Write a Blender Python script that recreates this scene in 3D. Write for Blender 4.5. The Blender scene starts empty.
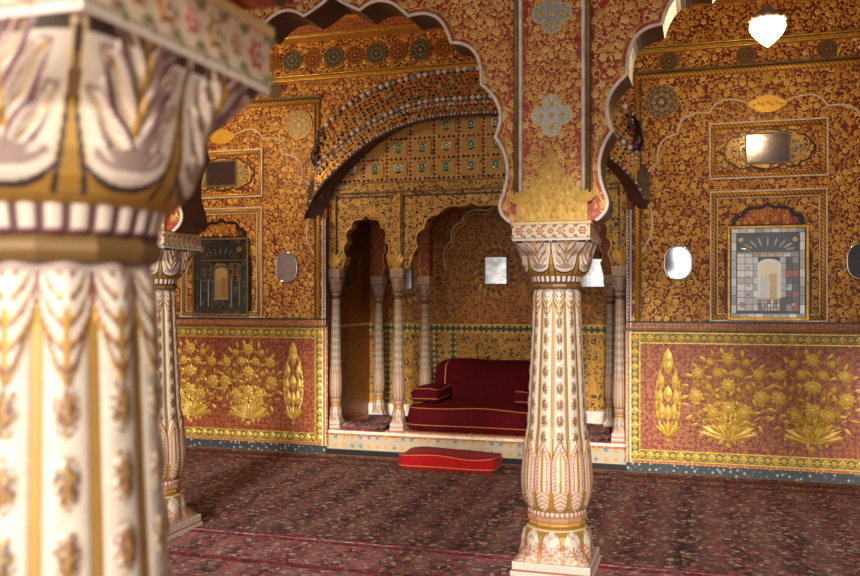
import bpy, math, random
from mathutils import Vector
from mathutils.geometry import tessellate_polygon
random.seed(7)
PI = math.pi
sc = bpy.context.scene
COL = sc.collection
TH = math.atan2(278, 890)
CT, ST = math.cos(TH), math.sin(TH)
EYE = 1.5
XC = -2.08            # centre of the alcove and of the arch in front of it
WY = 7.86             # face of the rear wall
AY = 4.75             # front face of the arcade

def at(px, py, Y):
    """point of the vertical plane y=Y that the photograph shows at (px, py)"""
    k = (px-430)/890
    d = Y/(CT+k*ST)
    return d*(k*CT-ST), EYE+(297-py)*d/890
def U(px, Y=WY): return at(px, 0, Y)[0]-XC

# ------------------------------------------------------------------ mesh helpers
class MB:
    def __init__(s): s.v=[]; s.f=[]; s.c=[]
    def add(s, vs, fs, col=(1,1,1,0)):
        o=len(s.v); s.v += [tuple(p) for p in vs]
        for f in fs: s.f.append(tuple(i+o for i in f)); s.c.append(col)
        return s
    def box(s, x0,x1,y0,y1,z0,z1, col=(1,1,1,0)):
        vs=[(x,y,z) for x in (x0,x1) for y in (y0,y1) for z in (z0,z1)]
        return s.add(vs, [(0,1,3,2),(4,6,7,5),(0,4,5,1),(2,3,7,6),(0,2,6,4),(1,5,7,3)], col)
    def build(s, name, m, parent=None, smooth=False, bevel=0):
        me=bpy.data.meshes.new(name); me.from_pydata(s.v,[],s.f)
        at_=me.color_attributes.new('Col','FLOAT_COLOR','CORNER')
        buf=[]
        for f,c in zip(s.f,s.c): buf += list(c)*len(f)
        at_.data.foreach_set('color', buf)
        if smooth: me.polygons.foreach_set('use_smooth',[True]*len(me.polygons))
        me.materials.append(m); me.validate(); me.update()
        o=bpy.data.objects.new(name, me); COL.objects.link(o)
        if parent: o.parent=parent
        if bevel:
            b=o.modifiers.new('b','BEVEL'); b.width=bevel; b.segments=2; b.limit_method='ANGLE'
        return o

def prism(mb, outline, y0, y1, holes=(), col=(1,1,1,0), axis='y'):
    """extruded polygon in XZ between y0 (front) and y1"""
    loops=[outline]+list(holes)
    flat=[p for l in loops for p in l]
    tris=tessellate_polygon([[Vector((p[0],p[1],0)) for p in l] for l in loops])
    n=len(flat)
    mp=(lambda a,b,c:(a,b,c)) if axis=='y' else (lambda a,b,c:(b,a,c))
    vs=[mp(p[0],y0,p[1]) for p in flat]+[mp(p[0],y1,p[1]) for p in flat]
    fs=[]
    for a,b,c in tris:
        A,B,C_=flat[a],flat[b],flat[c]
        area=(B[0]-A[0])*(C_[1]-A[1])-(B[1]-A[1])*(C_[0]-A[0])
        if abs(area)<1e-12: continue
        if area<0: b,c=c,b
        fs.append((a,b,c)); fs.append((a+n,c+n,b+n))
    o=0
    for l in loops:
        m=len(l)
        ar=sum(l[i][0]*l[(i+1)%m][1]-l[(i+1)%m][0]*l[i][1] for i in range(m))
        hole = l is not outline
        for i in range(m):
            j=(i+1)%m
            q=(o+i,o+i+n,o+j+n,o+j)
            if (ar>0)!=hole: q=q[::-1]
            fs.append(q[::-1] if False else q)
        o+=m
    mb.add(vs,fs,col); return mb

def tube(mb, pts, r, n=8, col=(1,1,1,0), closed=False):
    """tube along points; r may be a list"""
    P=[Vector(p) for p in pts]; m=len(P); vs=[]; fs=[]
    for i,p in enumerate(P):
        a=P[i-1] if (i>0 or closed) else P[i]; b=P[(i+1)%m] if (i<m-1 or closed) else P[i]
        t=(b-a).normalized() if (b-a).length>1e-9 else Vector((0,0,1))
        up=Vector((0,1,0)) if abs(t.y)<.9 else Vector((0,0,1))
        u=t.cross(up).normalized(); w=u.cross(t).normalized()
        rr=r[i] if isinstance(r,(list,tuple)) else r
        for k in range(n):
            an=2*PI*k/n; vs.append(p+u*rr*math.cos(an)+w*rr*math.sin(an))
    for i in range(m if closed else m-1):
        j=(i+1)%m
        for k in range(n):
            l=(k+1)%n; fs.append((i*n+k,j*n+k,j*n+l,i*n+l))
    if not closed:
        fs.append(tuple(range(n))); fs.append(tuple(range((m-1)*n,m*n))[::-1])
    return mb.add(vs,fs,col)

def lathe(mb, prof, n=32, cx=0, cy=0, col=(1,1,1,0)):
    vs=[]; fs=[]
    for z,r in prof:
        for k in range(n): a=2*PI*k/n; vs.append((cx+r*math.cos(a),cy+r*math.sin(a),z))
    for i in range(len(prof)-1):
        for k in range(n):
            l=(k+1)%n; fs.append((i*n+k,i*n+l,(i+1)*n+l,(i+1)*n+k))
    fs.append(tuple(range(n))[::-1]); m=(len(prof)-1)*n; fs.append(tuple(range(m,m+n)))
    return mb.add(vs,fs,col)

def petal(mb, x,z, ang, L, W, y, h, col, n=7):
    """domed pointed leaf lying on a wall facing -y"""
    dx,dz=math.cos(ang),math.sin(ang); vs=[]
    prof=[(0,0.0),(.2,.62),(.45,1),(.7,.8),(1,0)]
    L_=[];R_=[]
    for t,w in prof:
        px,pz=x+dx*L*t,z+dz*L*t
        L_.append((px-dz*W*.5*w,y,pz+dx*W*.5*w)); R_.append((px+dz*W*.5*w,y,pz-dx*W*.5*w))
    ring=L_+R_[-2:0:-1]
    c=(x+dx*L*.45,y-h,z+dz*L*.45)
    k=len(ring); mb.add(ring+[c],[(i,(i+1)%k,k) for i in range(k)],col)

def flower(mb, x,z,r,y,h,col,col2,n=8,rot=0,deep=.62):
    vs=[];k=2*n
    for i in range(k):
        a=rot+2*PI*i/k; rr=r*(1 if i%2==0 else deep)
        vs.append((x+rr*math.cos(a),y,z+rr*math.sin(a)))
    for i in range(k):
        a=rot+2*PI*i/k; rr=r*.45*(1 if i%2==0 else .8)
        vs.append((x+rr*math.cos(a),y-h,z+rr*math.sin(a)))
    mb.add(vs,[(i,(i+1)%k,k+(i+1)%k,k+i) for i in range(k)],col)
    vs=[(x+r*.3*math.cos(2*PI*i/n),y-h*1.02,z+r*.3*math.sin(2*PI*i/n)) for i in range(n)]+[(x,y-h*1.5,z)]
    mb.add([(x+r*.46*math.cos(2*PI*i/k),y-h,z+r*.46*math.sin(2*PI*i/k)) for i in range(k)],[tuple(range(k))],col2)
    mb.add(vs,[(i,(i+1)%n,n) for i in range(n)],col)

def arcpts(a,m,b,n=10):
    cx=2*m[0]-.5*(a[0]+b[0]); cz=2*m[1]-.5*(a[1]+b[1])
    return [((1-t)**2*a[0]+2*t*(1-t)*cx+t*t*b[0],(1-t)**2*a[1]+2*t*(1-t)*cz+t*t*b[1]) for t in [i/n for i in range(n)]]
def lobed(seq, n=10):
    """seq: cusp, mid, cusp, mid, cusp ..."""
    o=[]
    for i in range(0,len(seq)-2,2): o+=arcpts(seq[i],seq[i+1],seq[i+2],n)
    return o+[seq[-1]]
def mirror(half, c):
    """half runs from the centre line down the right foot; gives left foot -> right foot"""
    left=[(2*c-p[0],p[1]) for p in half[::-1]]
    return left[:-1]+half if abs(half[0][0]-c)<.02 else left+half

# ------------------------------------------------------------------ material helpers
class S:
    def __init__(s,nt,k): s.nt=nt; s.k=k
    def op(s,o,b=None,c=None,rev=False):
        n=s.nt.nodes.new('ShaderNodeMath'); n.operation=o
        ins=[s,b,c] if not rev else [b,s,c]
        for i,q in enumerate(ins):
            if q is None: continue
            if isinstance(q,S): s.nt.links.new(q.k,n.inputs[i])
            else: n.inputs[i].default_value=q
        return S(s.nt,n.outputs[0])
    def __add__(s,b): return s.op('ADD',b)
    def __sub__(s,b): return s.op('SUBTRACT',b)
    def __mul__(s,b): return s.op('MULTIPLY',b)
    def __truediv__(s,b): return s.op('DIVIDE',b)
    def max(s,b): return s.op('MAXIMUM',b)
    def min(s,b): return s.op('MINIMUM',b)
    def abs(s): return s.op('ABSOLUTE')
    def inv(s): return s.op('SUBTRACT',1.0,rev=True)
    def below(s,t,w): # 1 where s<t, soft
        n=s.nt.nodes.new('ShaderNodeMapRange'); n.clamp=True
        s.nt.links.new(s.k,n.inputs[0])
        if isinstance(t,S):
            return (t-s).op('DIVIDE',w).op('ADD',.5).max(0.0).min(1.0)
        n.inputs[1].default_value=t-w; n.inputs[2].default_value=t+w
        n.inputs[3].default_value=1; n.inputs[4].default_value=0
        return S(s.nt,n.outputs[0])

class Mat:
    def __init__(s,name):
        s.m=bpy.data.materials.new(name); s.m.use_nodes=True; s.nt=s.m.node_tree; s.nt.nodes.clear()
        s.out=s.nt.nodes.new('ShaderNodeOutputMaterial'); s.b=s.nt.nodes.new('ShaderNodeBsdfPrincipled')
        s.nt.links.new(s.b.outputs[0],s.out.inputs[0])
    def node(s,t,**kw):
        n=s.nt.nodes.new(t)
        for k,v in kw.items(): setattr(n,k,v)
        return n
    def link(s,a,b): s.nt.links.new(a.k if isinstance(a,S) else a,b)
    def coord(s,axis='xz'):
        tc=s.node('ShaderNodeTexCoord'); sp=s.node('ShaderNodeSeparateXYZ'); s.link(tc.outputs['Object'],sp.inputs[0])
        x=S(s.nt,sp.outputs['XYZ'.index(axis[0].upper())]); z=S(s.nt,sp.outputs['XYZ'.index(axis[1].upper())])
        return x,z
    def comb(s,x,z):
        c=s.node('ShaderNodeCombineXYZ'); s.link(x,c.inputs[0]); s.link(z,c.inputs[1]); return c.outputs[0]
    def obj(s): return s.node('ShaderNodeTexCoord').outputs['Object']
    def noise(s,v,scale,detail=2,rough=.5):
        n=s.node('ShaderNodeTexNoise'); n.inputs['Scale'].default_value=scale; n.inputs['Detail'].default_value=detail
        n.inputs['Roughness'].default_value=rough
        if v is not None: s.link(v,n.inputs['Vector'])
        return S(s.nt,n.outputs[0]), n.outputs[1]
    def vor(s,v,scale,rand=.7,dim='2D'):
        n=s.node('ShaderNodeTexVoronoi',voronoi_dimensions=dim); n.inputs['Scale'].default_value=scale
        n.inputs['Randomness'].default_value=rand; s.link(v,n.inputs['Vector']); return n
    def mix(s,f,a,b):
        n=s.node('ShaderNodeMix',data_type='RGBA')
        for q,i in ((f,0),(a,6),(b,7)):
            if isinstance(q,(S,)) : s.link(q,n.inputs[i])
            elif hasattr(q,'is_output'): s.link(q,n.inputs[i])
            else: n.inputs[i].default_value = q if i==0 else (*q[:3],1)
        return n.outputs[2]
    def fin(s,col=None,metal=0,rough=.5,bump=None,bs=.3,bd=.004,spec=.5,**kw):
        b=s.b.inputs
        for q,k in ((col,'Base Color'),(metal,'Metallic'),(rough,'Roughness')):
            if q is None: continue
            if isinstance(q,S) or hasattr(q,'is_output'): s.link(q,b[k])
            elif k=='Base Color': b[k].default_value=(*q[:3],1)
            else: b[k].default_value=q
        b['Specular IOR Level'].default_value=spec
        if bump is not None:
            n=s.node('ShaderNodeBump'); n.inputs['Strength'].default_value=bs; n.inputs['Distance'].default_value=bd
            s.link(bump,n.inputs['Height']); s.link(n.outputs[0],b['Normal'])
        for k,v in kw.items(): b[k].default_value=v
        return s.m

def flowermask(M,x,z,s,rand=.6,R=.36,n=6,ox=0.,oz=0.):
    v=M.comb(x+ox,z+oz)
    vo=M.vor(v,s,rand)
    sp=M.node('ShaderNodeSeparateXYZ'); M.link(vo.outputs['Position'],sp.inputs[0])
    dx=(x+ox)-S(M.nt,sp.outputs[0]); dz=(z+oz)-S(M.nt,sp.outputs[1])
    sc_=M.node('ShaderNodeSeparateColor'); M.link(vo.outputs['Color'],sc_.inputs[0]); rnd=S(M.nt,sc_.outputs[0])
    r=(dx*dx+dz*dz).op('SQRT')*s
    th=dz.op('ARCTAN2',dx)*float(n)+rnd*20.
    Rr=(th.op('COSINE')*.24+.76)*R*(rnd*.35+.8)
    m=r.below(Rr,.04)
    core=(r-.42*R).abs().below(.035,.015)*.8
    return m,core,rnd

def floral(name,axis,s,red,gold,gold2,leaf=1.0,metal=.35,rough=.42,bump=.35,vine=.035,cover=.3):
    M=Mat(name); x,z=M.coord(axis)
    v0=M.comb(x,z)
    _,nc=M.noise(v0,s*1.3,1)
    sp=M.node('ShaderNodeSeparateColor'); M.link(nc,sp.inputs[0])
    wx=x+(S(M.nt,sp.outputs[0])-.5)*(.55/s); wz=z+(S(M.nt,sp.outputs[1])-.5)*(.55/s)
    fm,core,rnd=flowermask(M,x,z,s)
    # leaves: warped little cells, stretched
    vl=M.vor(M.comb(wx*1.0,wz*1.0),s*2.5,.9)
    lm=S(M.nt,vl.outputs['Distance']).below(cover*leaf,.035)
    vl2=M.vor(M.comb(wz*.55+wx*.4,wx*1.1-wz*.5),s*3.2,.9)
    lm2=S(M.nt,vl2.outputs['Distance']).below(cover*.78*leaf,.035)
    n1,_=M.noise(v0,s*.75,1); vm=(n1-.5).abs().below(vine,.012)
    n2,_=M.noise(M.comb(x+7.3,z-3.1),s*1.0,0); vm2=(n2-.48).abs().below(vine*.8,.012)
    halo=None
    # clear ground ring round each flower
    fm2,_,_=fm,core,rnd
    mask=fm.max(lm.max(lm2).max(vm).max(vm2))
    gvar,_=M.noise(v0,s*2.2,3,.7)
    g=M.mix(gvar.op('MULTIPLY_ADD',2.2,-.6).max(0.).min(1.),gold2,gold)
    g=M.mix(fm*.45,g,gold)
    big,_=M.noise(v0,1.3,2)
    rc=M.mix(big.op('MULTIPLY_ADD',2.,-.5).max(0.).min(1.),[c*.7 for c in red],[min(1,c*1.25) for c in red])
    m2=(mask-core).max(0.)
    c=M.mix(m2,rc,g)
    return M.fin(c,metal=mask*metal,rough=rough,bump=m2,bs=bump,bd=.005)

def plain(name,col,rough=.5,metal=0,nz=0,ns=8,**kw):
    M=Mat(name)
    if nz:
        n,_=M.noise(M.obj(),ns,4,.6)
        c=M.mix(n.op('MULTIPLY_ADD',2.5,-.75).max(0.).min(1.),[q*(1-nz) for q in col],[min(1,q*(1+nz*.6)) for q in col])
        return M.fin(c,metal,rough,bump=n,bs=.15,**kw)
    return M.fin(col,metal,rough,**kw)

def stripes(name,axis,period,a,b,slant=1.,metal=.3,duty=.5,rough=.4):
    M=Mat(name); x,z=M.coord(axis)
    w=((x+z*slant)*(2*PI/period)).op('SINE')
    m=w.below(duty*2-1,.25)
    return M.fin(M.mix(m,b,a),metal,rough,bump=m,bs=.6,bd=.006)

def dotted(name,axis,pitch,ground,dots,r=.3,rand=0.,metal=0.,rough=.5,star=0):
    M=Mat(name); x,z=M.coord(axis)
    m,core,rnd=flowermask(M,x,z,1/pitch,rand,r,4 if star else 6)
    n,_=M.noise(M.comb(x,z),6,3)
    g=M.mix(n.op('MULTIPLY_ADD',2.,-.5).max(0.).min(1.),[c*.75 for c in ground],ground)
    c=dots[0] if len(dots)==1 else M.mix(rnd.below(.5,.01),dots[0],dots[1])
    return M.fin(M.mix(m,g,c),metal,rough,bump=m,bs=.25)

RED=(.105,.009,.006); GOLD=(.62,.27,.035); GOLD2=(.38,.14,.012)
m_wall=floral('lacquer_floral_wall','xz',26,(.135,.008,.006),(.30,.10,.015),(.2,.05,.01),cover=.09,vine=.010)
m_wall_side=floral('lacquer_floral_side','yz',10.5,RED,GOLD,GOLD2,cover=.27)
m_front=floral('lacquer_floral_arcade','xz',24,(.30,.012,.014),(.55,.20,.04),(.45,.12,.03),cover=.10,metal=.2,bump=.2,vine=.008)
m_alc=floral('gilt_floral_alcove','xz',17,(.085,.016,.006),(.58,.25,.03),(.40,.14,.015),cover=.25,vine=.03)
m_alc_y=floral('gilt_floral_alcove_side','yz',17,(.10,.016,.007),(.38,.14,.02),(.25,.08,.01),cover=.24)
m_alc_low=floral('gilt_lattice_alcove','xz',12,(.09,.03,.008),(.62,.33,.04),(.42,.19,.02),cover=.28,vine=.04)
m_screen=floral('gilt_screen_ornament','xz',15,(.035,.016,.008),(.72,.44,.10),(.5,.28,.05),cover=.24,vine=.03)
m_dadoground=floral('red_dado_sprigs','xz',22,(.17,.006,.006),(.46,.19,.04),(.34,.10,.02),cover=.17,metal=.1,bump=.2,vine=.018)
m_red_soffit=floral('red_soffit','xz',18,(.26,.022,.01),(.5,.16,.03),(.4,.1,.02),cover=.2,metal=.1)
m_ceil=floral('dark_ceiling','xy',8,(.03,.012,.008),(.16,.09,.03),(.1,.05,.02),cover=.2)
m_gold=plain('gilt',(.72,.42,.07),.38,.45,.45,30)
m_darkgold=plain('tarnished_gilt',(.20,.13,.05),.5,.3,.4,25)
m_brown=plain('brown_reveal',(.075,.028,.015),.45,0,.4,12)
m_white=plain('cream_line',(.78,.68,.56),.5,0,.25,20)
m_black=plain('black_lacquer',(.012,.009,.008),.35)
m_rope=stripes('gilt_rope_across','xz',.034,(.80,.46,.09),(.38,.18,.03),slant=.8)
m_ropez=stripes('gilt_rope_upright','zx',.034,(.80,.46,.09),(.38,.18,.03),slant=.8)
m_silver=plain('mirror_stud',(.62,.62,.64),.12,.9)
m_skirt=dotted('blue_grey_skirting','xz',.05,(.028,.038,.045),[(.35,.35,.32),(.12,.14,.15)],.24,.9)
m_star=dotted('white_star_frieze','xz',.085,(.50,.42,.30),[(.62,.30,.05),(.16,.20,.16)],.30,0,star=1)
m_border=dotted('orange_border','xz',.035,(.42,.13,.05),[(.6,.32,.1)],.33,.5)
m_bluedots=dotted('blue_white_strip','xz',.03,(.12,.10,.18),[(.6,.55,.6)],.3,.2)
m_lozenge=dotted('green_lozenge_strip','xz',.06,(.06,.07,.025),[(.62,.46,.08),(.68,.5,.12)],.4,0,star=1)
m_velvet=Mat('red_velvet')
_n,_=m_velvet.noise(m_velvet.obj(),14,3)
m_velvet=m_velvet.fin(m_velvet.mix(_n,(.045,.0015,.003),(.11,.003,.007)),0,.85,bump=_n,bs=.3,bd=.01,spec=.12,**{'Sheen Weight':.06,'Sheen Roughness':.4})
m_velvet.node_tree.nodes['Principled BSDF'].inputs['Sheen Tint'].default_value=(.7,.05,.05,1)
m_velvet2=Mat('bright_red_velvet')
_n,_=m_velvet2.noise(m_velvet2.obj(),12,3)
m_velvet2=m_velvet2.fin(m_velvet2.mix(_n,(.24,.004,.007),(.40,.010,.010)),0,.85,bump=_n,bs=.2,bd=.01,spec=.1,**{'Sheen Weight':.03})
m_piping=plain('gold_piping',(.55,.20,.06),.5,.2)
m_mirror=plain('old_mirror',(.80,.84,.88),.06,1.0)
m_dimmirror=Mat('spotted_mirror')
_n,_=m_dimmirror.noise(m_dimmirror.obj(),25,4,.7)
m_dimmirror=m_dimmirror.fin(m_dimmirror.mix(_n,(.10,.09,.09),(.36,.36,.40)),.85,.14)
m_plaster=plain('warm_plaster',(.42,.25,.13),.8,0,.3,5)

def painted(name,rough=.45,nz=.22,ns=35,bump=.1):
    M=Mat(name); a=M.node('ShaderNodeAttribute',attribute_name='Col')
    n,_=M.noise(M.obj(),ns,4,.7)
    c=M.mix(n.op('MULTIPLY_ADD',3.,-1.2).max(0.).min(1.)*nz,a.outputs['Color'],(.16,.09,.05))
    return M.fin(c,S(M.nt,a.outputs['Alpha'])*.55,rough,bump=n,bs=bump,bd=.002)
m_paint=painted('painted_marble')
m_gilt=painted('gilt_relief',.4,.35,60,.25)
m_relief=painted('gilt_flower_paint',.42,.12,60,.1)
m_gem=painted('coloured_glass',.12,.1,60,0)

def carpet_mat(name,base,warm,seed=0.):
    M=Mat(name); x,y=M.coord('xy'); x=x+seed
    v=M.comb(x,y); _,nc=M.noise(v,16,2)
    sp=M.node('ShaderNodeSeparateColor'); M.link(nc,sp.inputs[0])
    wx=x+(S(M.nt,sp.outputs[0])-.5)*.10; wy=y+(S(M.nt,sp.outputs[1])-.5)*.10
    w=M.comb(wx,wy)
    v1=M.vor(w,19,.95); d1=S(M.nt,v1.outputs['Distance']).below(.30,.05); d0=S(M.nt,v1.outputs['Distance']).below(.44,.03)
    cr=M.node('ShaderNodeValToRGB'); cr.color_ramp.interpolation='CONSTANT'
    sc_=M.node('ShaderNodeSeparateColor'); M.link(v1.outputs['Color'],sc_.inputs[0]); M.link(sc_.outputs[0],cr.inputs[0])
    stops=[(0,warm[0]),(.22,warm[1]),(.42,warm[2]),(.62,warm[3]),(.82,warm[4])]
    e=cr.color_ramp.elements; e[0].position=0; e[0].color=(*stops[0][1],1); e[1].position=stops[1][0]; e[1].color=(*stops[1][1],1)
    for p,c in stops[2:]:
        q=e.new(p); q.color=(*c,1)
    n1,_=M.noise(w,9,1); l1=(n1-.5).abs().below(.022,.012)
    n2,_=M.noise(M.comb(wy+5.,wx),13,1); l2=(n2-.5).abs().below(.03,.012)
    # wide woven stripes running away from the camera
    st=(x*(2*PI/.62)).op('SINE').op('MULTIPLY_ADD',.5,.5)
    st2=(x*(2*PI/.31)+1.).op('SINE').op('MULTIPLY_ADD',.5,.5)
    c=M.mix(st*.6,base[0],base[1]); c=M.mix(l2,c,(.012,.012,.022)); c=M.mix(l1,c,(.22,.15,.09))
    c=M.mix(d0*.8,c,(.02,.012,.02)); c=M.mix(d1,c,cr.outputs[0])
    fz,_=M.noise(v,120,2); wear,_=M.noise(v,1.6,3)
    c=M.mix((st2*.25+wear*.25),c,base[2])
    c=M.mix(fz*.18,c,(.015,.008,.01))
    return M.fin(c,0,.95,bump=fz,bs=.5,bd=.006,spec=.12)
m_carpet=carpet_mat('dark_persian_pile',[(.075,.02,.024),(.24,.06,.06),(.34,.18,.15)],
    [(.50,.36,.25),(.015,.015,.035),(.44,.08,.10),(.32,.22,.16),(.01,.01,.015)])
m_carpet2=carpet_mat('rose_persian_pile',[(.30,.045,.07),(.44,.11,.12),(.52,.28,.26)],
    [(.55,.42,.32),(.015,.02,.05),(.50,.10,.13),(.42,.28,.20),(.02,.015,.02)],9.)

# ------------------------------------------------------------------ scene helpers
def tag(o,label=None,cat=None,group=None,kind=None):
    for k,v in (('label',label),('category',cat),('group',group),('kind',kind)):
        if v: o[k]=v
    return o
def empty(name,loc=(0,0,0),**kw):
    o=bpy.data.objects.new(name,None); COL.objects.link(o); o.location=loc; o.empty_display_size=.1
    return tag(o,**kw)
def copy_tree(o,parent=None):
    c=o.copy(); COL.objects.link(c)
    if parent: c.parent=parent
    for ch in list(o.children): copy_tree(ch,c)
    return c

# ------------------------------------------------------------------ the room
fl=MB().box(-7.2,4.6,-2.5,9.4,-.1,0).build('floor',m_plaster); tag(fl,kind='structure')
ce=MB().box(-7.2,4.6,-1.0,9.4,4.45,4.55).build('ceiling',m_ceil); tag(ce,kind='structure')
wl=MB().box(-7.4,-7.2,-1.0,9.4,0,4.45).build('wall_left',m_wall_side); tag(wl,kind='structure')
wr=MB().box(4.6,4.8,-1.0,9.4,0,4.45).build('wall_right',m_wall_side); tag(wr,kind='structure')

# hood curves, from the photograph, mirrored about the alcove's centre line
def curve_from(px,Y):
    pts=sorted((abs(at(a,b,Y)[0]-XC),at(a,b,Y)[1]) for a,b in px if at(a,b,Y)[0]<XC+.05)
    def z(u):
        u=abs(u)
        if u<=pts[0][0]: return pts[0][1]
        for (a,za),(b,zb) in zip(pts,pts[1:]):
            if u<=b: return za+(zb-za)*(u-a)/(b-a)
        (a,za),(b,zb)=pts[-2:]; return zb+(zb-za)/(b-a)*(u-b)
    us=[i*.05 for i in range(0,41)]
    # smooth
    tab=[z(u) for u in us]
    for _ in range(3): tab=[tab[0] if i==0 else tab[i] if i==len(tab)-1 else (tab[i-1]+2*tab[i]+tab[i+1])/4 for i in range(len(tab))]
    def zz(u):
        u=min(abs(u),1.9999)/.05; i=int(u); return tab[i]+(tab[i+1]-tab[i])*(u-i)
    return zz
Y0,Y1,Y2=7.835,7.79,7.76
h0=curve_from([(320,133),(332,120),(345,108),(362,97),(380,88),(400,81),(420,76),(440,72.5),(460,70),(480,68)],Y0)
h1=curve_from([(320.8,162.8),(337,146.5),(355.6,132),(372,122),(391.7,112.8),(408,106),(425,101.7),(440,99.8),(455.6,98.9),(480,97.5)],Y1)
h2=curve_from([(304,219),(309,204),(316.7,190.6),(325,181),(336,171),(350,157),(364,146),(380,136),(394,129.4),(410,123.5),(425,119.7),(440,117),(455.6,115.6),(480,115.4)],Y2)

# rear wall with the alcove opening
OP=1.41
opening=[(XC-OP,-.1)]+[(XC-OP+2*OP*i/40, max(2.35,h1(-OP+2*OP*i/40)+.0)) for i in range(41)]+[(XC+OP,-.1)]
outline=[(-7.2,-.1)]+opening+[(4.6,-.1),(4.6,4.45),(-7.2,4.45)]
wb=prism(MB(),outline,WY,WY+.2).build('wall_back',m_wall); tag(wb,kind='structure')

def hbox(mb,u0,u1,z0,z1,y0,y1,col=(1,1,1,0)):
    return mb.box(XC+u0,XC+u1,y0,y1,z0,z1,col)
def both(fn):
    for s in (1,-1): fn(s)
def ub(mb,s,u0,u1,z0,z1,d0,d1=0,col=(1,1,1,0)):
    """box on the rear wall, side s; d0 = how far it stands proud"""
    a,b=sorted((XC+s*u0,XC+s*u1)); mb.box(a,b,WY-d0,WY-d1,z0,z1,col)

BC=2.55                       # centre of the niche bays, measured from XC
DZ0=.10; DZ1=at(760,330.5,WY)[1]
def halfround(mb,p,q,r,n=8):
    tube(mb,[p,q],r,n)
CREAM=(.8,.66,.5,0)
YEL=(.70,.45,.07,.3); YEL2=(.50,.29,.035,.3)

def plant(mb,cx,z0,W,H,y,seed):
    R=random.Random(seed)
    spots=[(0,.90,.095),(-.20,.86,.06),(.20,.86,.06),(-.34,.74,.085),(.34,.74,.085),(-.11,.75,.075),(.11,.75,.07),(0,.62,.10),
           (-.36,.50,.10),(.36,.50,.10),(0,.38,.10),(-.17,.33,.085),(.17,.33,.085),(-.22,.60,.05),(.22,.60,.05)]
    for fx,fz,r in spots:
        x=cx+fx*W*1.05; z=z0+fz*H
        pts=[(cx+fx*W*1.05*t**.7,y-.004,z0+.06*H+(fz-.06)*H*t**1.25) for t in [i/6 for i in range(7)]]
        tube(mb,pts,.005,4,YEL2)
        for t in (.35,.55,.75,.9):
            i=int(t*6); p=pts[i]
            for sg in (-1,1):
                if R.random()<.85:
                    ang=PI/2+sg*(.7+R.random()*.5)+(-fx*1.5); petal(mb,p[0],p[2],ang,.055+R.random()*.02,.028,y-.002,.006,YEL if R.random()<.6 else YEL2)
        flower(mb,x,z,r*H*.85,y-.006,.012,YEL,YEL2,9,R.random(),.72)
    for i in range(26):       # outer leaf fringe, following an oval
        a=-PI*.5+(i+.5)*2*PI/26; rx=W*.47; rz=H*.44
        x=cx+rx*math.cos(a); z=z0+.5*H+rz*math.sin(a)
        petal(mb,x,z,a+R.uniform(-.5,.5),.07,.03,y-.001,.005,YEL if i%2 else YEL2)
        petal(mb,x*.88+cx*.12,(z-z0-.5*H)*.85+z0+.5*H,a+1.4,.06,.025,y-.001,.005,YEL2)
    for row,(n,L,w) in enumerate(((11,.17,.05),(9,.12,.045),(5,.09,.04))):
        for i in range(n):
            a=PI*(.5+(i-(n-1)/2)/(n)*.90); k=1.35 if abs(a-PI/2)>.9 else 1.
            petal(mb,cx+math.cos(a)*.02,z0+.03+row*.03,a,L*k*H/.8,w,y-.004-row*.003,.010,YEL if (i+row)%2 else YEL2)
    flower(mb,cx,z0-.012,.028,y-.003,.008,YEL,YEL2,7)

def cypress(mb,cx,z0,W,H,y,seed):
    R=random.Random(seed)
    pts=[]
    tube(mb,[(cx,y-.002,z0),(cx,y-.002,z0+H*.95)],.005,4,YEL2)
    for k,(fx,fz,r) in enumerate([(0,.82,.075),(-.25,.64,.05),(.25,.64,.05),(0,.5,.065),(-.3,.46,.05),(.3,.46,.05),(-.22,.3,.055),(.22,.3,.055),(0,.28,.05)]):
        n=7
        petal(mb,cx+fx*W,z0+fz*H-.06,PI/2,.15,.075 if r>.06 else .055,y-.006,.012,YEL)
        flower(mb,cx+fx*W,z0+fz*H,r*H*.45,y-.012,.006,YEL2,YEL,8,R.random())
    petal(mb,cx,z0+H*.82,PI/2,.17,.08,y-.004,.010,YEL)
    for i in range(15):
        t=i/14; w=W*.46*math.sin(PI*min(1,(.12+t*.88)))**.6
        for sg in (-1,1):
            petal(mb,cx+sg*w,z0+.05+t*H*.82,PI/2+sg*.1,.07,.024,y-.002,.006,YEL if i%2 else YEL2)
    for i in range(7):
        a=PI/2+(i-3)*.28; petal(mb,cx,z0+.02,a,.15,.035,y-.008,.010,YEL if i%2 else YEL2)
    flower(mb,cx,z0-.012,.022,y-.003,.008,YEL,YEL2,7)

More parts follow.
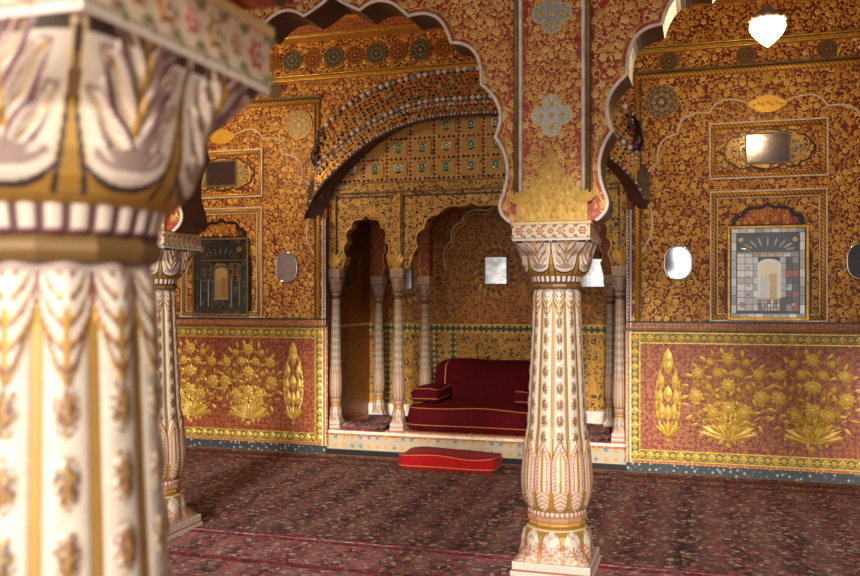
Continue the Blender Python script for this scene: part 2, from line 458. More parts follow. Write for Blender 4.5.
# dado, on each side
U_in=U(630)-.0; FAR=2*BC-U_in
for s in (1,-1):
    nm='dado_border'
    mb=MB(); ub(mb,s,U_in-.04,FAR+.04,.075,DZ1,.012); mb.build('dado_backing',m_border,wb)
    mb=MB(); 
    iz0,iz1=.20,DZ1-.10
    ub(mb,s,U_in+.0,FAR,.105,DZ1-.03,.020,0,(.10,.095,.022,.1))
    # lozenge flowers round the border
    yb=WY-.021
    w=.085; zc0=.105+w/2; zc1=DZ1-.03-w/2; uc0=U_in+w/2; uc1=FAR-w/2
    def lz(u,z,i):
        r=.037 if i%2==0 else .026
        flower(mb,XC+s*u,z,r,yb,.006,YEL,YEL2,4 if i%2==0 else 6,0,.75)
        for q in (-1,1):
            for e in (-1,1):
                petal(mb,XC+s*u+q*.031*(1),z+e*.02,PI/2*(1-q)+q*e*.9,.022,.010,yb,.003,(.42,.45,.12,.1))
    n=int((uc1-uc0)/.062)
    for i in range(n+1):
        u=uc0+(uc1-uc0)*i/n; lz(u,zc0,i); lz(u,zc1,i)
    n=int((zc1-zc0)/.062)
    for i in range(1,n):
        z=zc0+(zc1-zc0)*i/n; lz(uc0,z,i); lz(uc1,z,i)
    mb.build(nm,m_gilt,wb)
    mb=MB(); ub(mb,s,U_in+w,FAR-w,.105+w,DZ1-.03-w,.024); mb.build('dado_panel',m_dadoground,wb)
    mb=MB()
    for z in (.105,.105+w,DZ1-.03-w,DZ1-.03):
        ub(mb,s,U_in+(w if .11<z<DZ1-.05 else 0),FAR-(w if .11<z<DZ1-.05 else 0),z-.005,z+.005,.03)
    for u in (U_in,U_in+w,FAR-w,FAR):
        ub(mb,s,u-.005,u+.005,.105,DZ1-.03,.031)
    mb.build('dado_fillet',m_gold,wb)
    pz0=at(727,446,WY)[1]+.02; pH=at(727,349,WY)[1]-pz0
    for uu,kind,W in ((U(668),'c',.22),(U(728),'p',.68),(U(812),'p',.68),(2*BC-U(668),'c',.22)):
        mb=MB()
        if kind=='p': plant(mb,XC+s*uu,pz0,W,pH,WY-.024,int(uu*100))
        else: cypress(mb,XC+s*uu,pz0+.02,W,pH*.93,WY-.024,int(uu*100))
        mb.build('flowering_plant' if kind=='p' else 'cypress_tree',m_gilt,wb)
    # ledge of the dado and the thin orange band above it
    mb=MB(); ub(mb,s,OP,4.2,DZ1-.01,DZ1+.012,.05); mb.build('dado_ledge',m_darkgold,wb,bevel=.004)
    mb=MB(); ub(mb,s,OP,4.2,DZ1+.012,DZ1+.06,.03); mb.build('dado_band',m_border,wb)
    mb=MB(); ub(mb,s,OP,4.2,DZ1+.06,DZ1+.072,.045); mb.build('dado_fillet',m_black,wb)
    mb=MB(); ub(mb,s,OP,4.6 if s>0 else 4.2,0,.075,.035); mb.build('skirting_band',m_skirt,wb)
    # jamb strips beside the opening
    zt=2.25
    mb=MB(); ub(mb,s,OP-.0,OP+.03,DZ1+.07,zt,.03); mb.build('jamb_strip',m_bluedots,wb)
    mb=MB(); ub(mb,s,OP+.03,OP+.04,0.07,zt,.035); ub(mb,s,OP,OP+.006,.07,zt,.035); mb.build('jamb_fillet',m_white,wb)
    mb=MB(); ub(mb,s,OP+.0,U_in-.04,.07,DZ1-.01,.02); mb.build('jamb_strip',m_border,wb)
    # rope frame of the bay
    ru=U(637.5); rz=at(637.5,77.8,WY)[1]
    for uu in (ru,2*BC-ru): tube(MB(),[(XC+s*uu,WY-.005,DZ1+.075),(XC+s*uu,WY-.005,rz)],.024,8).build('rope_moulding',m_ropez,wb,True)
    mb=MB(); a,b=sorted((XC+s*(ru-.02),XC+s*4.2)); tube(mb,[(a,WY-.005,rz),(b,WY-.005,rz)],.027,8); mb.build('rope_moulding',m_rope,wb,True)
    mb=MB(); ub(mb,s,ru-.04,4.2,rz+.026,rz+.045,.04); ub(mb,s,ru+.03,ru+.038,DZ1+.08,rz-.03,.02); mb.build('rope_fillet',m_darkgold,wb)
    # big cusped outline above the niche
    seq=[(640,254),(651,238),(646,225),(643,205),(650.5,183)]
    pq=[(765,93),(758,100),(749,104),(725,99),(709.5,112),(690,114),(677,132),(660,145),(656.5,165),(650,170),(648,176),(643,205),(650.5,228),(649,240),(641,254)]
    pq=[(765.5,94),(757,101),(748,103),(724,100),(709.6,112.5),(686,117),(678,134),(661,143),(658.5,164),(648,172),(643,190),(652,215),(650,238),(645,246),(641,254)]
    L=[(U(a)-BC,at(a,b,WY)[1]) for a,b in pq]
    hl=lobed(L,8)                      # runs to the left (u decreasing)
    hl=[(p[0]+ (0),p[1]) for p in hl]
    full=[(-p[0],p[1]) for p in hl[::-1]]+hl[1:]
    mb=MB(); tube(mb,[(XC+s*(BC+p[0]),WY-.002,p[1]) for p in full],.0085,6)
    mb.build('cusped_outline',m_white,wb,True)
    # cartouche at its tip
    mb=MB(); cx=XC+s*BC; cz=at(765,104,WY)[1]
    pts=[(cx+.135*math.cos(a)*(1+.12*math.cos(4*a)),cz+.07*math.sin(a)) for a in [2*PI*i/40 for i in range(40)]]
    prism(mb,pts,WY-.012,WY,col=(.85,.5,.04,.4))
    for i in range(-3,4): flower(mb,cx+i*.035,cz+.008*(-1)**i,.018,WY-.012,.005,(.95,.62,.1,.4),YEL2,6)
    flower(mb,cx,at(765,78+2,WY)[1]+.02,.055,WY-.001,.012,YEL,YEL2,10)
    mb.build('gilt_cartouche',m_gilt,wb)
    # cornice bands
    cz1=at(640,53.5,WY)[1]
    mb=MB(); ub(mb,s,0,4.2,cz1-.015,cz1+.02,.06); ub(mb,s,0,4.2,cz1+.03,cz1+.045,.045); mb.build('cornice_band',m_gold,wb,bevel=.005)
    mb=MB(); ub(mb,s,0,4.2,cz1+.018,cz1+.032,.04); mb.build('cornice_band',m_black,wb)

# high cornice
zc=at(330,38,WY)[1]; zt_=at(330,29,WY)[1]
mb=MB(); mb.box(-7.2,4.6,WY-.20,WY,zc-.03,zc); mb.box(-7.2,4.6,WY-.26,WY,zt_+.01,zt_+.035); mb.build('high_cornice',m_gold,wb,bevel=.004)
mb=MB(); mb.box(-7.2,4.6,WY-.22,WY,zc,zt_+.01); mb.build('high_cornice_band',m_border,wb)
mb=MB(); mb.box(-7.2,4.6,WY-.30,WY,zt_+.035,4.45); mb.build('cove',m_ceil,wb)

# medallions
def medallion(u,z,r,y,cols,name='medallion',parent=wb,style=0):
    mb=MB(); cx=XC+u
    dark,mid,rim=cols
    disc=[(cx+r*math.cos(2*PI*i/40),z+r*1.0*math.sin(2*PI*i/40)) for i in range(40)]
    prism(mb,disc,y-.008,y,col=dark)
    tube(mb,[(p[0],y-.008,p[1]) for p in disc],.006,6,rim,True)
    flower(mb,cx,z,r*.24,y-.010,.004,mid,rim,8)
    for ring,n,rr in ((.5,8,.19),(.82,14,.13)):
        for i in range(n):
            a=2*PI*(i+.5*(ring>.6))/n
            flower(mb,cx+r*ring*math.cos(a),z+r*ring*math.sin(a),r*rr,y-.009,.004,mid,dark,5,a)
            petal(mb,cx+r*ring*.8*math.cos(a+PI/n),z+r*ring*.8*math.sin(a+PI/n),a+PI/n,r*.22,r*.07,y-.009,.003,rim)
    return mb.build(name,m_gilt,parent)
DK=((.03,.04,.03,0),(.30,.30,.20,.2),(.35,.24,.08,.3))
AM=((.16,.03,.012,0),(.6,.3,.06,.4),(.5,.22,.04,.4))
PG=((.09,.085,.05,0),(.50,.42,.20,.3),(.45,.3,.1,.4))
SL=((.36,.24,.08,.3),(.75,.62,.32,.4),(.6,.4,.1,.4))
zf=at(334,57,WY)[1]
for s in (1,-1):
    um=U(661.5); zm=at(661.5,102,WY)[1]
    medallion(s*um,zm,.135,WY,PG if s>0 else SL)
    medallion(s*(2*BC-um),zm,.135,WY,PG)
us=[XC and (at(px,57,WY)[0]-XC) for px in (292,334,376,418)]
for k in range(-9,14):
    u=us[1]+k*(us[2]-us[0])/2*.5*1.0
    if abs(u)>4.1: continue
    if u+XC>4.4: continue
    medallion(u,zf+.0,.10 if k%2==0 else .085,WY,DK if k%2==0 else AM)
zz=at(330,90,WY)[1]
for k in range(-6,9):
    u=us[1]+.0+k*.62
    if 1.5<abs(u)<4.1: medallion(u,(rz+cz1)/2+.02,.075,WY,((.09,.05,.02,0),(.3,.22,.09,.3),(.3,.16,.05,.3)))

# ------------------------------------------------------------------ niche panels and mirrors
def ring_frame(mb,cx,z0,z1,hw,w,y0,y1,col=(1,1,1,0)):
    mb.box(cx-hw,cx-hw+w,y0,y1,z0,z1,col); mb.box(cx+hw-w,cx+hw,y0,y1,z0,z1,col)
    mb.box(cx-hw+w,cx+hw-w,y0,y1,z0,z0+w,col); mb.box(cx-hw+w,cx+hw-w,y0,y1,z1-w,z1,col)
def rope_frame(parent,cx,z0,z1,hw,r,y):
    for x in (cx-hw,cx+hw): tube(MB(),[(x,y,z0),(x,y,z1)],r,8).build('rope_side',m_ropez,parent,True)
    for z in (z0,z1): tube(MB(),[(cx-hw-r,y,z),(cx+hw+r,y,z)],r,8).build('rope_rail',m_rope,parent,True)

def Z(py,px=766): return at(px,py,WY)[1]
PXM=890/at(766,0,WY)[0] if 0 else None
dB=WY/(CT+((766-430)/890)*ST); MPP=dB/890     # metres per pixel near the right niche
HEADS=[]
for s in (1,-1):
    cx=XC+s*BC
    side='right' if s>0 else 'left'
    # upper framed mirror
    t=empty('framed_mirror',(cx,WY,Z(148)),label=('small wide mirror in gilt rope frame above the pale mosaic niche' if s>0 else 'small dark mirror in gilt rope frame above the dark mosaic niche'),cat='mirror',group='wide mirrors above the niches')
    hw=.46; z0,z1=Z(178),Z(121)
    t.location=(0,0,0)
    rope_frame(t,cx,z0+.03,z1-.03,hw-.03,.022,WY-.01)
    mb=MB(); ring_frame(mb,cx,z0,z1,hw,.012,WY-.03,WY); mb.build('frame_edge',m_white,t)
    lz_=lobed([(0,Z(129)),(.06,Z(130)),(.12,Z(133)),(.19,Z(131)),(.24,Z(136)),(.30,Z(138)),(.33,Z(145)),(.37,Z(149)),(.33,Z(154)),(.32,Z(160)),(.26,Z(163)),(.20,Z(168)),(.13,Z(165)),(.06,Z(168)),(0,Z(169))],5)
    ol=[(cx+p[0],p[1]) for p in lz_]+[(cx-p[0],p[1]) for p in lz_[-2:0:-1]]
    mb=MB(); prism(mb,ol,WY-.012,WY-.001); mb.build('lozenge',m_screen,t)
    mb=MB(); tube(mb,[(p[0],WY-.013,p[1]) for p in ol],.006,6,closed=True); mb.build('lozenge_outline',m_black,t)
    mw=.165; 
    mb=MB(); mb.box(cx-mw,cx+mw,WY-.018,WY-.010,Z(163),Z(134)); mb.build('mirror_glass',m_dimmirror,t)
    mb=MB(); ring_frame(mb,cx,Z(164),Z(133),mw+.012,.014,WY-.024,WY-.008); mb.build('mirror_rim',m_darkgold,t)
    mb=MB()
    for q in (-1,1):
        for i in range(9):
            a=PI/2*(-1+i/4); 
            for rr in (.03,.065,.1):
                xx=cx+q*(mw+.02+rr*.9*math.cos(a)); flower(mb,xx,Z(148.5)+rr*math.sin(a)*.95,.013,WY-.012,.006,(.62,.6,.5,.3),(.3,.25,.1,.2),6)
    mb.build('glass_studs',m_gem,t)
    # niche with mosaic picture
    t=empty('mosaic_niche',(0,0,0),label=('pale blue and white mirror mosaic picture in cusped gilt niche, right of the central column' if s>0 else 'dark mirror mosaic picture of an arcade in cusped gilt niche, left of the alcove'),cat='niche',group='mosaic niches on the rear wall')
    hw=.455; z0,z1=DZ1+.075,Z(190)
    rope_frame(t,cx,z0+.03,z1-.03,hw-.03,.022,WY-.01)
    mb=MB(); ring_frame(mb,cx,z0,z1,hw,.012,WY-.03,WY); ring_frame(mb,cx,z0+.055,z1-.055,hw-.055,.008,WY-.02,WY); mb.build('frame_edge',m_white,t)
    half=[(0,Z(203)),(.05,Z(207)),(.09,Z(207)),(.17,Z(209)),(.205,Z(216)),(.26,Z(217)),(.27,Z(226)),(.305,Z(232)),(.30,Z(245)),(.32,Z(252)),(.335,Z(262))]
    hf=lobed(half,6); arch=[(cx-p[0],p[1]) for p in hf[::-1]][:-1]+[(cx+p[0],p[1]) for p in hf]
    poly=arch+[(cx+.335,z0+.005),(cx-.335,z0+.005)]
    mb=MB(); prism(mb,poly,WY-.014,WY-.001); mb.build('niche_back',m_black,t)
    mb=MB(); tube(mb,[(p[0],WY-.018,p[1]) for p in arch],.010,6); mb.build('niche_edge',m_black,t)
    inner=[(cx+(p[0]-cx)*.86,Z(203)+(p[1]-Z(203))*.93-.02) for p in arch if p[1]>Z(226)]
    mb=MB(); prism(mb,inner+[(cx+.25,Z(224)),(cx-.25,Z(224))],WY-.022,WY-.012)
    mb.build('niche_head',m_front if s>0 else m_wall,t); HEADS.append((t,list(inner)))
    # picture
    pw=.295; pz0,pz1=Z(320.5),Z(226)
    mb=MB(); ring_frame(mb,cx,pz0,pz1,pw+.02,.022,WY-.045,WY-.012); mb.build('picture_frame',m_gold if s>0 else m_darkgold,t,bevel=.004)
    R=random.Random(5+s)
    Hh=pz1-pz0-.04; Ww=2*pw-.02
    if s>0: pal=[(.60,.64,.70,.2),(.74,.76,.80,.2),(.38,.42,.45,.3),(.48,.42,.34,.2),(.25,.30,.33,.2)]; acc=[(.5,.12,.12,0),(.12,.14,.2,0),(.06,.07,.09,.2)]; glow=(.9,.84,.68,.1); gl2=(.55,.45,.2,.2)
    else: pal=[(.035,.045,.045,.2),(.055,.065,.06,.2),(.025,.03,.035,.2),(.05,.04,.03,.1),(.09,.09,.07,.2)]; acc=[(.12,.03,.02,0),(.03,.04,.06,0),(.01,.012,.015,.2)]; glow=(.45,.30,.12,.2); gl2=(.30,.16,.05,.2)
    tb=MB(); 
    def T(a,b,c,d,col,h=.004): # fractions of picture
        g=.0022
        tb.box(cx-Ww/2+a*Ww+g,cx-Ww/2+c*Ww-g,WY-.026-h,WY-.016,pz0+.02+b*Hh+g,pz0+.02+d*Hh-g,col)
    T(0,0,1,1,(.03,.035,.035,0),-.004)
    for i in range(9):   # border blocks
        T(i/9,.0,(i+1)/9,.05,R.choice(pal)); T(i/9,.95,(i+1)/9,1,R.choice(pal))
    for i in range(9):
        T(0,.05+i*.1,.07,.15+i*.1,R.choice(pal)); T(.93,.05+i*.1,1,.15+i*.1,R.choice(pal))
    for r_ in range(8):
        z=.08+r_*.075
        for k,(a,c) in enumerate(((.08,.19),(.19,.30),(.30,.37))):
            T(a,z,c,z+.075,R.choice(pal[:3]))
        for k in range(3):
            a=.66+k*.085; T(a,z,a+.085,z+.075,R.choice(pal[2:]+acc))
    for k in range(7):
        for q in range(3):
            a=.37+k*.042; T(a,.08+q*.04,a+.042,.12+q*.04,R.choice(pal+acc[:1]))
    T(.37,.20,.66,.22,(.5,.4,.25,.3),.008)
    for k in range(8): T(.08+k*.105,.68,.08+(k+1)*.105,.72,R.choice(pal),.007)
    T(.08,.72,.92,.735,gl2,.01)
    # glowing inner arch
    def archpoly(u0,u1,za,zb,col,h):
        X0=cx-Ww/2+u0*Ww; X1=cx-Ww/2+u1*Ww; A=pz0+.02+za*Hh; B=pz0+.02+zb*Hh; rr=(X1-X0)/2
        p=[(X0,A)]+[(X0+rr-rr*math.cos(PI*i/12),B-rr*.6+rr*.6*math.sin(PI*i/12)) for i in range(13)]+[(X1,A)]
        prism(tb,p,WY-.026-h,WY-.016,col=col)
    archpoly(.36,.68,.22,.66,pal[1] if s>0 else pal[4],.006)
    archpoly(.40,.64,.22,.63,glow,.009)
    archpoly(.52,.62,.22,.50,gl2,.011)
    archpoly(.40,.50,.22,.45,pal[0] if s>0 else (.3,.22,.1,0),.012)
    archpoly(.10,.90,.735,.93,(.035,.055,.075,.2) if s>0 else (.03,.035,.03,.1),.006)
    for i in range(9):
        a=PI*(i+.5)/9
        petal(tb,cx+.13*math.cos(a),pz0+.02+.75*Hh+.03*math.sin(a),a,.09,.018,WY-.034,.004,pal[0] if s>0 else pal[4])
    for q in (-1,1):
        for i in range(4): flower(tb,cx+q*(.15+.0*i),pz0+.02+Hh*(.26+.1*i),.013,WY-.034,.004,acc[0],pal[1],6)
        flower(tb,cx+q*.20,pz0+.02+Hh*.15,.028,WY-.03,.004,acc[0] if s>0 else pal[4],pal[1],8)
        flower(tb,cx+q*.21,pz0+.02+Hh*.87,.035,WY-.034,.004,(.4,.3,.12,.3) if s>0 else gl2,pal[1],8)
    if s<0:
        for k in range(3): archpoly(.12+k*.27,.34+k*.27,.45,.70,gl2,.003)
        for q in (-1,1):
            tube(tb,[(cx+q*.13,WY-.035,pz0+.1),(cx+q*.13,WY-.035,pz0+.5*Hh)],.011,8,(.14,.13,.09,.3))
            tube(tb,[(cx+q*.22,WY-.035,pz0+.1),(cx+q*.22,WY-.035,pz0+.5*Hh)],.009,8,(.10,.11,.10,.3))
    tb.build('mosaic_picture',m_gem,t)
    # oval mirrors each side of the niche
    for q,uu in ((0,U(678)),(1,2*BC-U(678))):
        ox=XC+s*uu; oz=Z(263,678)
        lab={(1,0):'pale oval mirror between the alcove and the pale mosaic niche',(1,1):'oval mirror to the right of the pale mosaic niche, at the picture edge',
             (-1,0):'oval mirror between the dark mosaic niche and the alcove',(-1,1):'oval mirror on the far left of the dark mosaic niche'}[(s,q)]
        if (s,q)==(-1,1): continue
        t2=empty('oval_mirror',(0,0,0),label=lab,cat='mirror',group='oval mirrors on the rear wall')
        el=[(ox+.112*math.copysign(abs(math.cos(a))**.8,math.cos(a)),oz+.142*math.copysign(abs(math.sin(a))**.8,math.sin(a))) for a in [2*PI*i/40 for i in range(40)]]
        mb=MB(); prism(mb,el,WY-.010,WY-.001); mb.build('mirror_glass',m_mirror if (s,q)==(1,0) else m_dimmirror if q==0 else m_black,t2)  # two ovals get dark glass colours that stand in for dim reflections
        mb=MB(); tube(mb,[(p[0],WY-.010,p[1]) for p in el],.009,6,closed=True); mb.build('mirror_rim',m_silver,t2,True)

# ------------------------------------------------------------------ bangla hood over the alcove
hood=empty('curved_hood',(XC,WY,2.3),label='wide curved eave set with mirror studs and coloured glass above the alcove',cat='hood')
hood.location=(0,0,0)
HU=1.50
def hood_band(name,fa,ya,fb,yb,ua,ub_,m,n=60,th=.02):
    mb=MB(); vs=[];fs=[]
    for i in range(n+1):
        t=-1+2*i/n
        A=(XC+t*ua,ya,fa(t*ua)); B=(XC+t*ub_,yb,fb(t*ub_))
        vs+=[A,B,(B[0],B[1]+th,B[2]-th*.3),(A[0],A[1]+th,A[2]-th*.3)]
    for i in range(n):
        o=i*4
        for k in range(4): l=(k+1)%4; fs.append((o+k,o+l,o+4+l,o+4+k))
    fs+= [(3,2,1,0),(n*4,n*4+1,n*4+2,n*4+3)]
    mb.add(vs,fs); return mb.build(name,m,hood)
UA,UB,UC=1.46,1.50,1.60
m_hoodg=floral('hood_gilt','xz',16,(.10,.035,.015),(.72,.42,.08),(.5,.26,.04),cover=.28)
hood_band('upper_band',h0,Y0,h1,Y1,UA,UB,m_hoodg)
hood_band('lower_band',lambda u:h1(u)-.02,Y1-.01,h2,Y2,UB,UB,m_hoodg)
hood_band('eave_strip',lambda u:h2(u)+.035,Y2-.002,lambda u:h2(u)-.01,Y2-.006,UC,UC,m_darkgold)
def gemcol(R):
    return R.choice([(.35,.01,.02,0),(.02,.02,.02,0),(.02,.02,.02,0),(.65,.65,.66,.5),(.05,.16,.10,0),(.02,.02,.02,0),(.3,.05,.12,0),(.45,.02,.03,0)])
def dome(mb,x,y,z,r,col,n=6):
    vs=[(x+r*math.cos(2*PI*i/n),y,z+r*math.sin(2*PI*i/n)) for i in range(n)]+[(x+r*.5*math.cos(2*PI*i/n),y-r*.5,z+r*.5*math.sin(2*PI*i/n)) for i in range(n)]
    mb.add(vs,[(i,(i+1)%n,n+(i+1)%n,n+i) for i in range(n)]+[tuple(range(n,2*n))],col)
def band_gems(name,fa,ya,ua,fb,yb,ub_,rows,step,rmin,rmax,seed):
    R=random.Random(seed); mb=MB()
    for rr in range(rows):
        t=(rr+.5)/rows; n=int(2*ua/step)
        for i in range(n):
            s=-1+2*(i+(rr%2)*.5+.25)/n
            A=(XC+s*ua,ya,fa(s*ua)); B=(XC+s*ub_,yb,fb(s*ub_))
            p=[A[k]+(B[k]-A[k])*t for k in range(3)]
            dome(mb,p[0]+R.uniform(-.006,.006),p[1]-.004,p[2]+R.uniform(-.006,.006),R.uniform(rmin,rmax),gemcol(R))
    return mb.build(name,m_gem,hood)
band_gems('upper_glass_inlay',h0,Y0,UA,h1,Y1,UB,7,.046,.010,.018,3)
band_gems('lower_glass_inlay',lambda u:h1(u)-.02,Y1-.01,UB-.02,h2,Y2,UB-.02,4,.042,.010,.016,4)
def studs(name,f,y,ua,step,r,dz=0):
    mb=MB(); n=int(2*ua/step)
    for i in range(n+1):
        u=-ua+2*ua*i/n; dome(mb,XC+u,y-.008,f(u)+dz,r,(.80,.80,.84,.15) if i%3 else (.40,.38,.38,.2),4)
    mb.build(name,m_gem,hood)
studs('mirror_stud_row',h0,Y0-.02,UA,.062,.030,.0)
studs('mirror_stud_row',h1,Y1-.02,UB,.055,.026,-.0)
studs('mirror_stud_row',h1,Y1-.03,UB,.036,.014,-.05)
for f,y,ua,r,m,dz in ((h0,Y0,UA,.010,m_darkgold,.022),(h1,Y1,UB,.010,m_darkgold,.022),(h2,Y2,UC,.016,m_brown,-.0)):
    mb=MB(); tube(mb,[(XC+ua*(-1+2*i/60),y,f(ua*(-1+2*i/60))+dz) for i in range(61)],r,6); mb.build('eave_edge' if m is m_brown else 'band_fillet',m,hood,True)
studs('eave_stud_row',h2,Y2-.012,UC,.034,.014,.014)
# dark underside and end blocks
mb=MB(); vs=[];fs=[];n=60
for i in range(n+1):
    t=-1+2*i/n; vs+=[(XC+t*UC,Y2+.01,h2(t*UC)-.008),(XC+t*(OP+.05),WY,h2(t*UC)+.02)]
for i in range(n): fs.append((2*i,2*i+1,2*i+3,2*i+2))
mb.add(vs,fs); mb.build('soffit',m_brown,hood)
for s in (1,-1):
    mb=MB(); a=XC+s*1.42; b=XC+s*1.60
    z=h2(1.58); vs=[(a,WY,z+.05),(a,WY,z+.48),(b,WY,z+.30),(b,WY,z+.0),(a,Y2+.03,z+.18),(b,Y2+.03,z+.02)]
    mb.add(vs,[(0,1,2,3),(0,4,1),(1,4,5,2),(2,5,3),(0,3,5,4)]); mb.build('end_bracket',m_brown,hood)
    mb=MB(); 
    cxx=XC+s*1.47
    R=random.Random(9)
    for i in range(40):
        t=i/39; dome(mb,cxx+s*.02*math.sin(t*6)+R.uniform(-.02,.02),Y1-.02,h1(1.49)+.02+t*(h0(1.46)-h1(1.5)-.02)+R.uniform(-.01,.01),R.uniform(.009,.018),gemcol(R) if i%2 else (.1,.12,.11,.6))
    mb.build('end_rosette',m_gem,hood)
    mb=MB(); tube(mb,[(cxx+s*.03,Y1+.02,h1(1.49)-.02),(cxx+s*.045,Y1+.01,h1(1.49)+.09),(cxx+s*.01,Y1+.08,h0(1.46)+.02)],[.012,.045,.012],8); mb.build('end_scroll',m_black,hood,True)

# ------------------------------------------------------------------ alcove: screen, tympanum, inner room
SY0,SY1=7.93,8.06
PZ=.24
alc=prism(MB(),[(XC-OP-.1,-.05),(XC+OP+.1,-.05),(XC+OP+.1,3.4),(XC-OP-.1,3.4)],9.0,9.1).build('wall_alcove',m_alc); tag(alc,kind='structure')
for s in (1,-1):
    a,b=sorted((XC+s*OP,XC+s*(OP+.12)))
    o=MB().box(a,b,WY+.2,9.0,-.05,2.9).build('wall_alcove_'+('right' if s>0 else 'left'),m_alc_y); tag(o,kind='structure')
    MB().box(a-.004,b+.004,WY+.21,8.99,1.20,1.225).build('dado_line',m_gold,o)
o=MB().box(XC-OP-.1,XC+OP+.1,WY+.2,9.1,2.62,2.7).build('ceiling_alcove',m_red_soffit); tag(o,kind='structure')
# lower lattice and borders on the alcove's back
zl=at(470,324,8.98)[1]
MB().box(XC-OP,XC+OP,8.985,9.0,.1,zl).build('lower_panel',m_alc_low,alc)
MB().box(XC-OP,XC+OP,8.978,8.99,zl-.085,zl-.012).build('lozenge_band',m_lozenge,alc)
mb=MB(); mb.box(XC-OP,XC+OP,8.972,8.99,zl-.012,zl+.0); mb.box(XC-OP,XC+OP,8.975,8.99,zl-.093,zl-.085); mb.build('band_fillet',m_gold,alc)
for u in (-1.2,-.66,.66,1.2,-.47,.47):
    MB().box(XC+u-.03,XC+u+.03,8.976,8.99,.2,zl-.1).build('lozenge_strip',m_lozenge,alc)
def alcpts(L,Y=8.99): return [(at(a,b,Y)[0]-XC,at(a,b,Y)[1]) for a,b in L]
L=alcpts([(470,203),(462,208),(456,206),(448,212),(444,222),(440,236),(438,246),(434,255),(437,270)])
hl=lobed([(0,alcpts([(474,200)])[0][1]),(-.07,2.42),(-.14,2.40),(-.30,2.39),(-.38,2.28),(-.47,2.22),(-.49,2.08),(-.57,1.98),(-.555,1.78)],8)
for off in (0,.035):
    pts=[(XC+p[0]*(1-off*1.6),8.985,p[1]-off) for p in hl[::-1]]+[(XC-p[0]*(1-off*1.6),8.985,p[1]-off) for p in hl[1:]]
    mb=MB(); tube(mb,pts,.009,6); mb.build('cusped_outline',m_white if off==0 else m_gold,alc,True)
# reddish field above the outline
# platform
pf=MB().box(XC-OP,XC+OP,WY+.0,9.0,0,.185).build('platform_riser',m_star)
plat=empty('platform',(0,0,0),label='low white painted stone step across the alcove mouth, star frieze on its front',cat='platform')
pf.parent=plat
MB().box(XC-OP,XC+OP,WY-.02,9.0,.185,.20).build('step_edge',m_border,plat)
MB().box(XC-OP,XC+OP,WY-.0,9.0,.20,.225).build('step_edge',m_white,plat)
MB().box(XC-OP,XC+OP,WY+.03,9.0,.225,PZ).build('step_top',m_border,plat)
MB().box(XC-OP,XC+OP,WY-.03,WY+.0,0,.05).build('step_foot',m_black,plat)
MB().box(XC-OP,XC+OP,8.955,9.0,PZ,.36).build('back_kerb',m_white,alc)

# screen with three arches
SX=[1.36,.72]      # columns at these distances from XC
def px2(L,Y): return [(at(a,b,Y)[0],at(a,b,Y)[1]) for a,b in L]
SZ=1.77; STOP=2.50
# narrow arch half (right half from apex): width
nc=(SX[0]+SX[1])/2-.005; nw=.245
nh=[(0,2.29),(.03,2.255),(.055,2.24),(.13,2.23),(.15,2.16),(.205,2.12),(.195,2.03),(.235,1.97),(.21,1.88),(.225,1.84),(nw,SZ)]
nh=lobed(nh,6)
wh=lobed([(0,2.375),(.06,2.345),(.12,2.34),(.24,2.335),(.32,2.27),(.42,2.235),(.455,2.14),(.53,2.08),(.52,1.97),(.575,1.88),(.60,SZ)],6)
def arch_edge(c,h): return [(c-p[0],p[1]) for p in h[::-1]][:-1]+[(c+p[0],p[1]) for p in h]
eL=arch_edge(XC-nc,nh); eM=arch_edge(XC,wh); eR=arch_edge(XC+nc,nh)
scr_out=[(XC-OP+.004,SZ)]+eL+eM+eR+[(XC+OP-.004,SZ),(XC+OP-.004,STOP),(XC-OP+.004,STOP)]
screen=empty('arched_screen',(0,0,0),label='gilded screen of three cusped arches filling the alcove mouth',cat='screen')
prism(MB(),scr_out,SY0,SY1).build('arch_panel',m_screen,screen)
for e in (eL,eM,eR):
    mb=MB(); tube(mb,[(p[0],SY0-.003,p[1]) for p in e],.009,6); mb.build('arch_edge',m_gold,screen,True)
    c=sum(p[0] for p in e)/len(e)
    w=(max(p[0] for p in e)-min(p[0] for p in e))/2+.045
    for (a,b,z0,z1) in ((c-w-.02,c-w-.010,SZ,STOP-.04),(c+w+.010,c+w+.02,SZ,STOP-.04),(c-w-.02,c+w+.02,STOP-.052,STOP-.04)):
        MB().box(a,b,SY0-.012,SY0,z0,z1).build('panel_fillet',m_black,screen)
for u in (-SX[0]-.02,-SX[1],SX[1],SX[0]+.02):
    MB().box(XC+u-.035,XC+u+.035,SY0-.02,SY0,SZ,STOP).build('post_strip',m_hoodg,screen)
for u in (-SX[0],-SX[1],SX[1],SX[0]):
    mb=MB()
    for i in range(5):
        a=PI/2+(i-2)*.3; petal(mb,XC+u,SZ+.005,a,.17-.02*abs(i-2),.05,SY0-.025,.012,(.70,.42,.08,.4))
    mb.build('leaf_crest',m_gilt,screen)
MB().box(XC-OP,XC+OP,SY0-.03,SY1,STOP,STOP+.075).build('lintel_band',m_screen,screen)
mb=MB(); mb.box(XC-OP,XC+OP,SY0-.04,SY0,STOP-.012,STOP); mb.box(XC-OP,XC+OP,SY0-.04,SY0,STOP+.075,STOP+.088); mb.build('lintel_fillet',m_darkgold,screen)

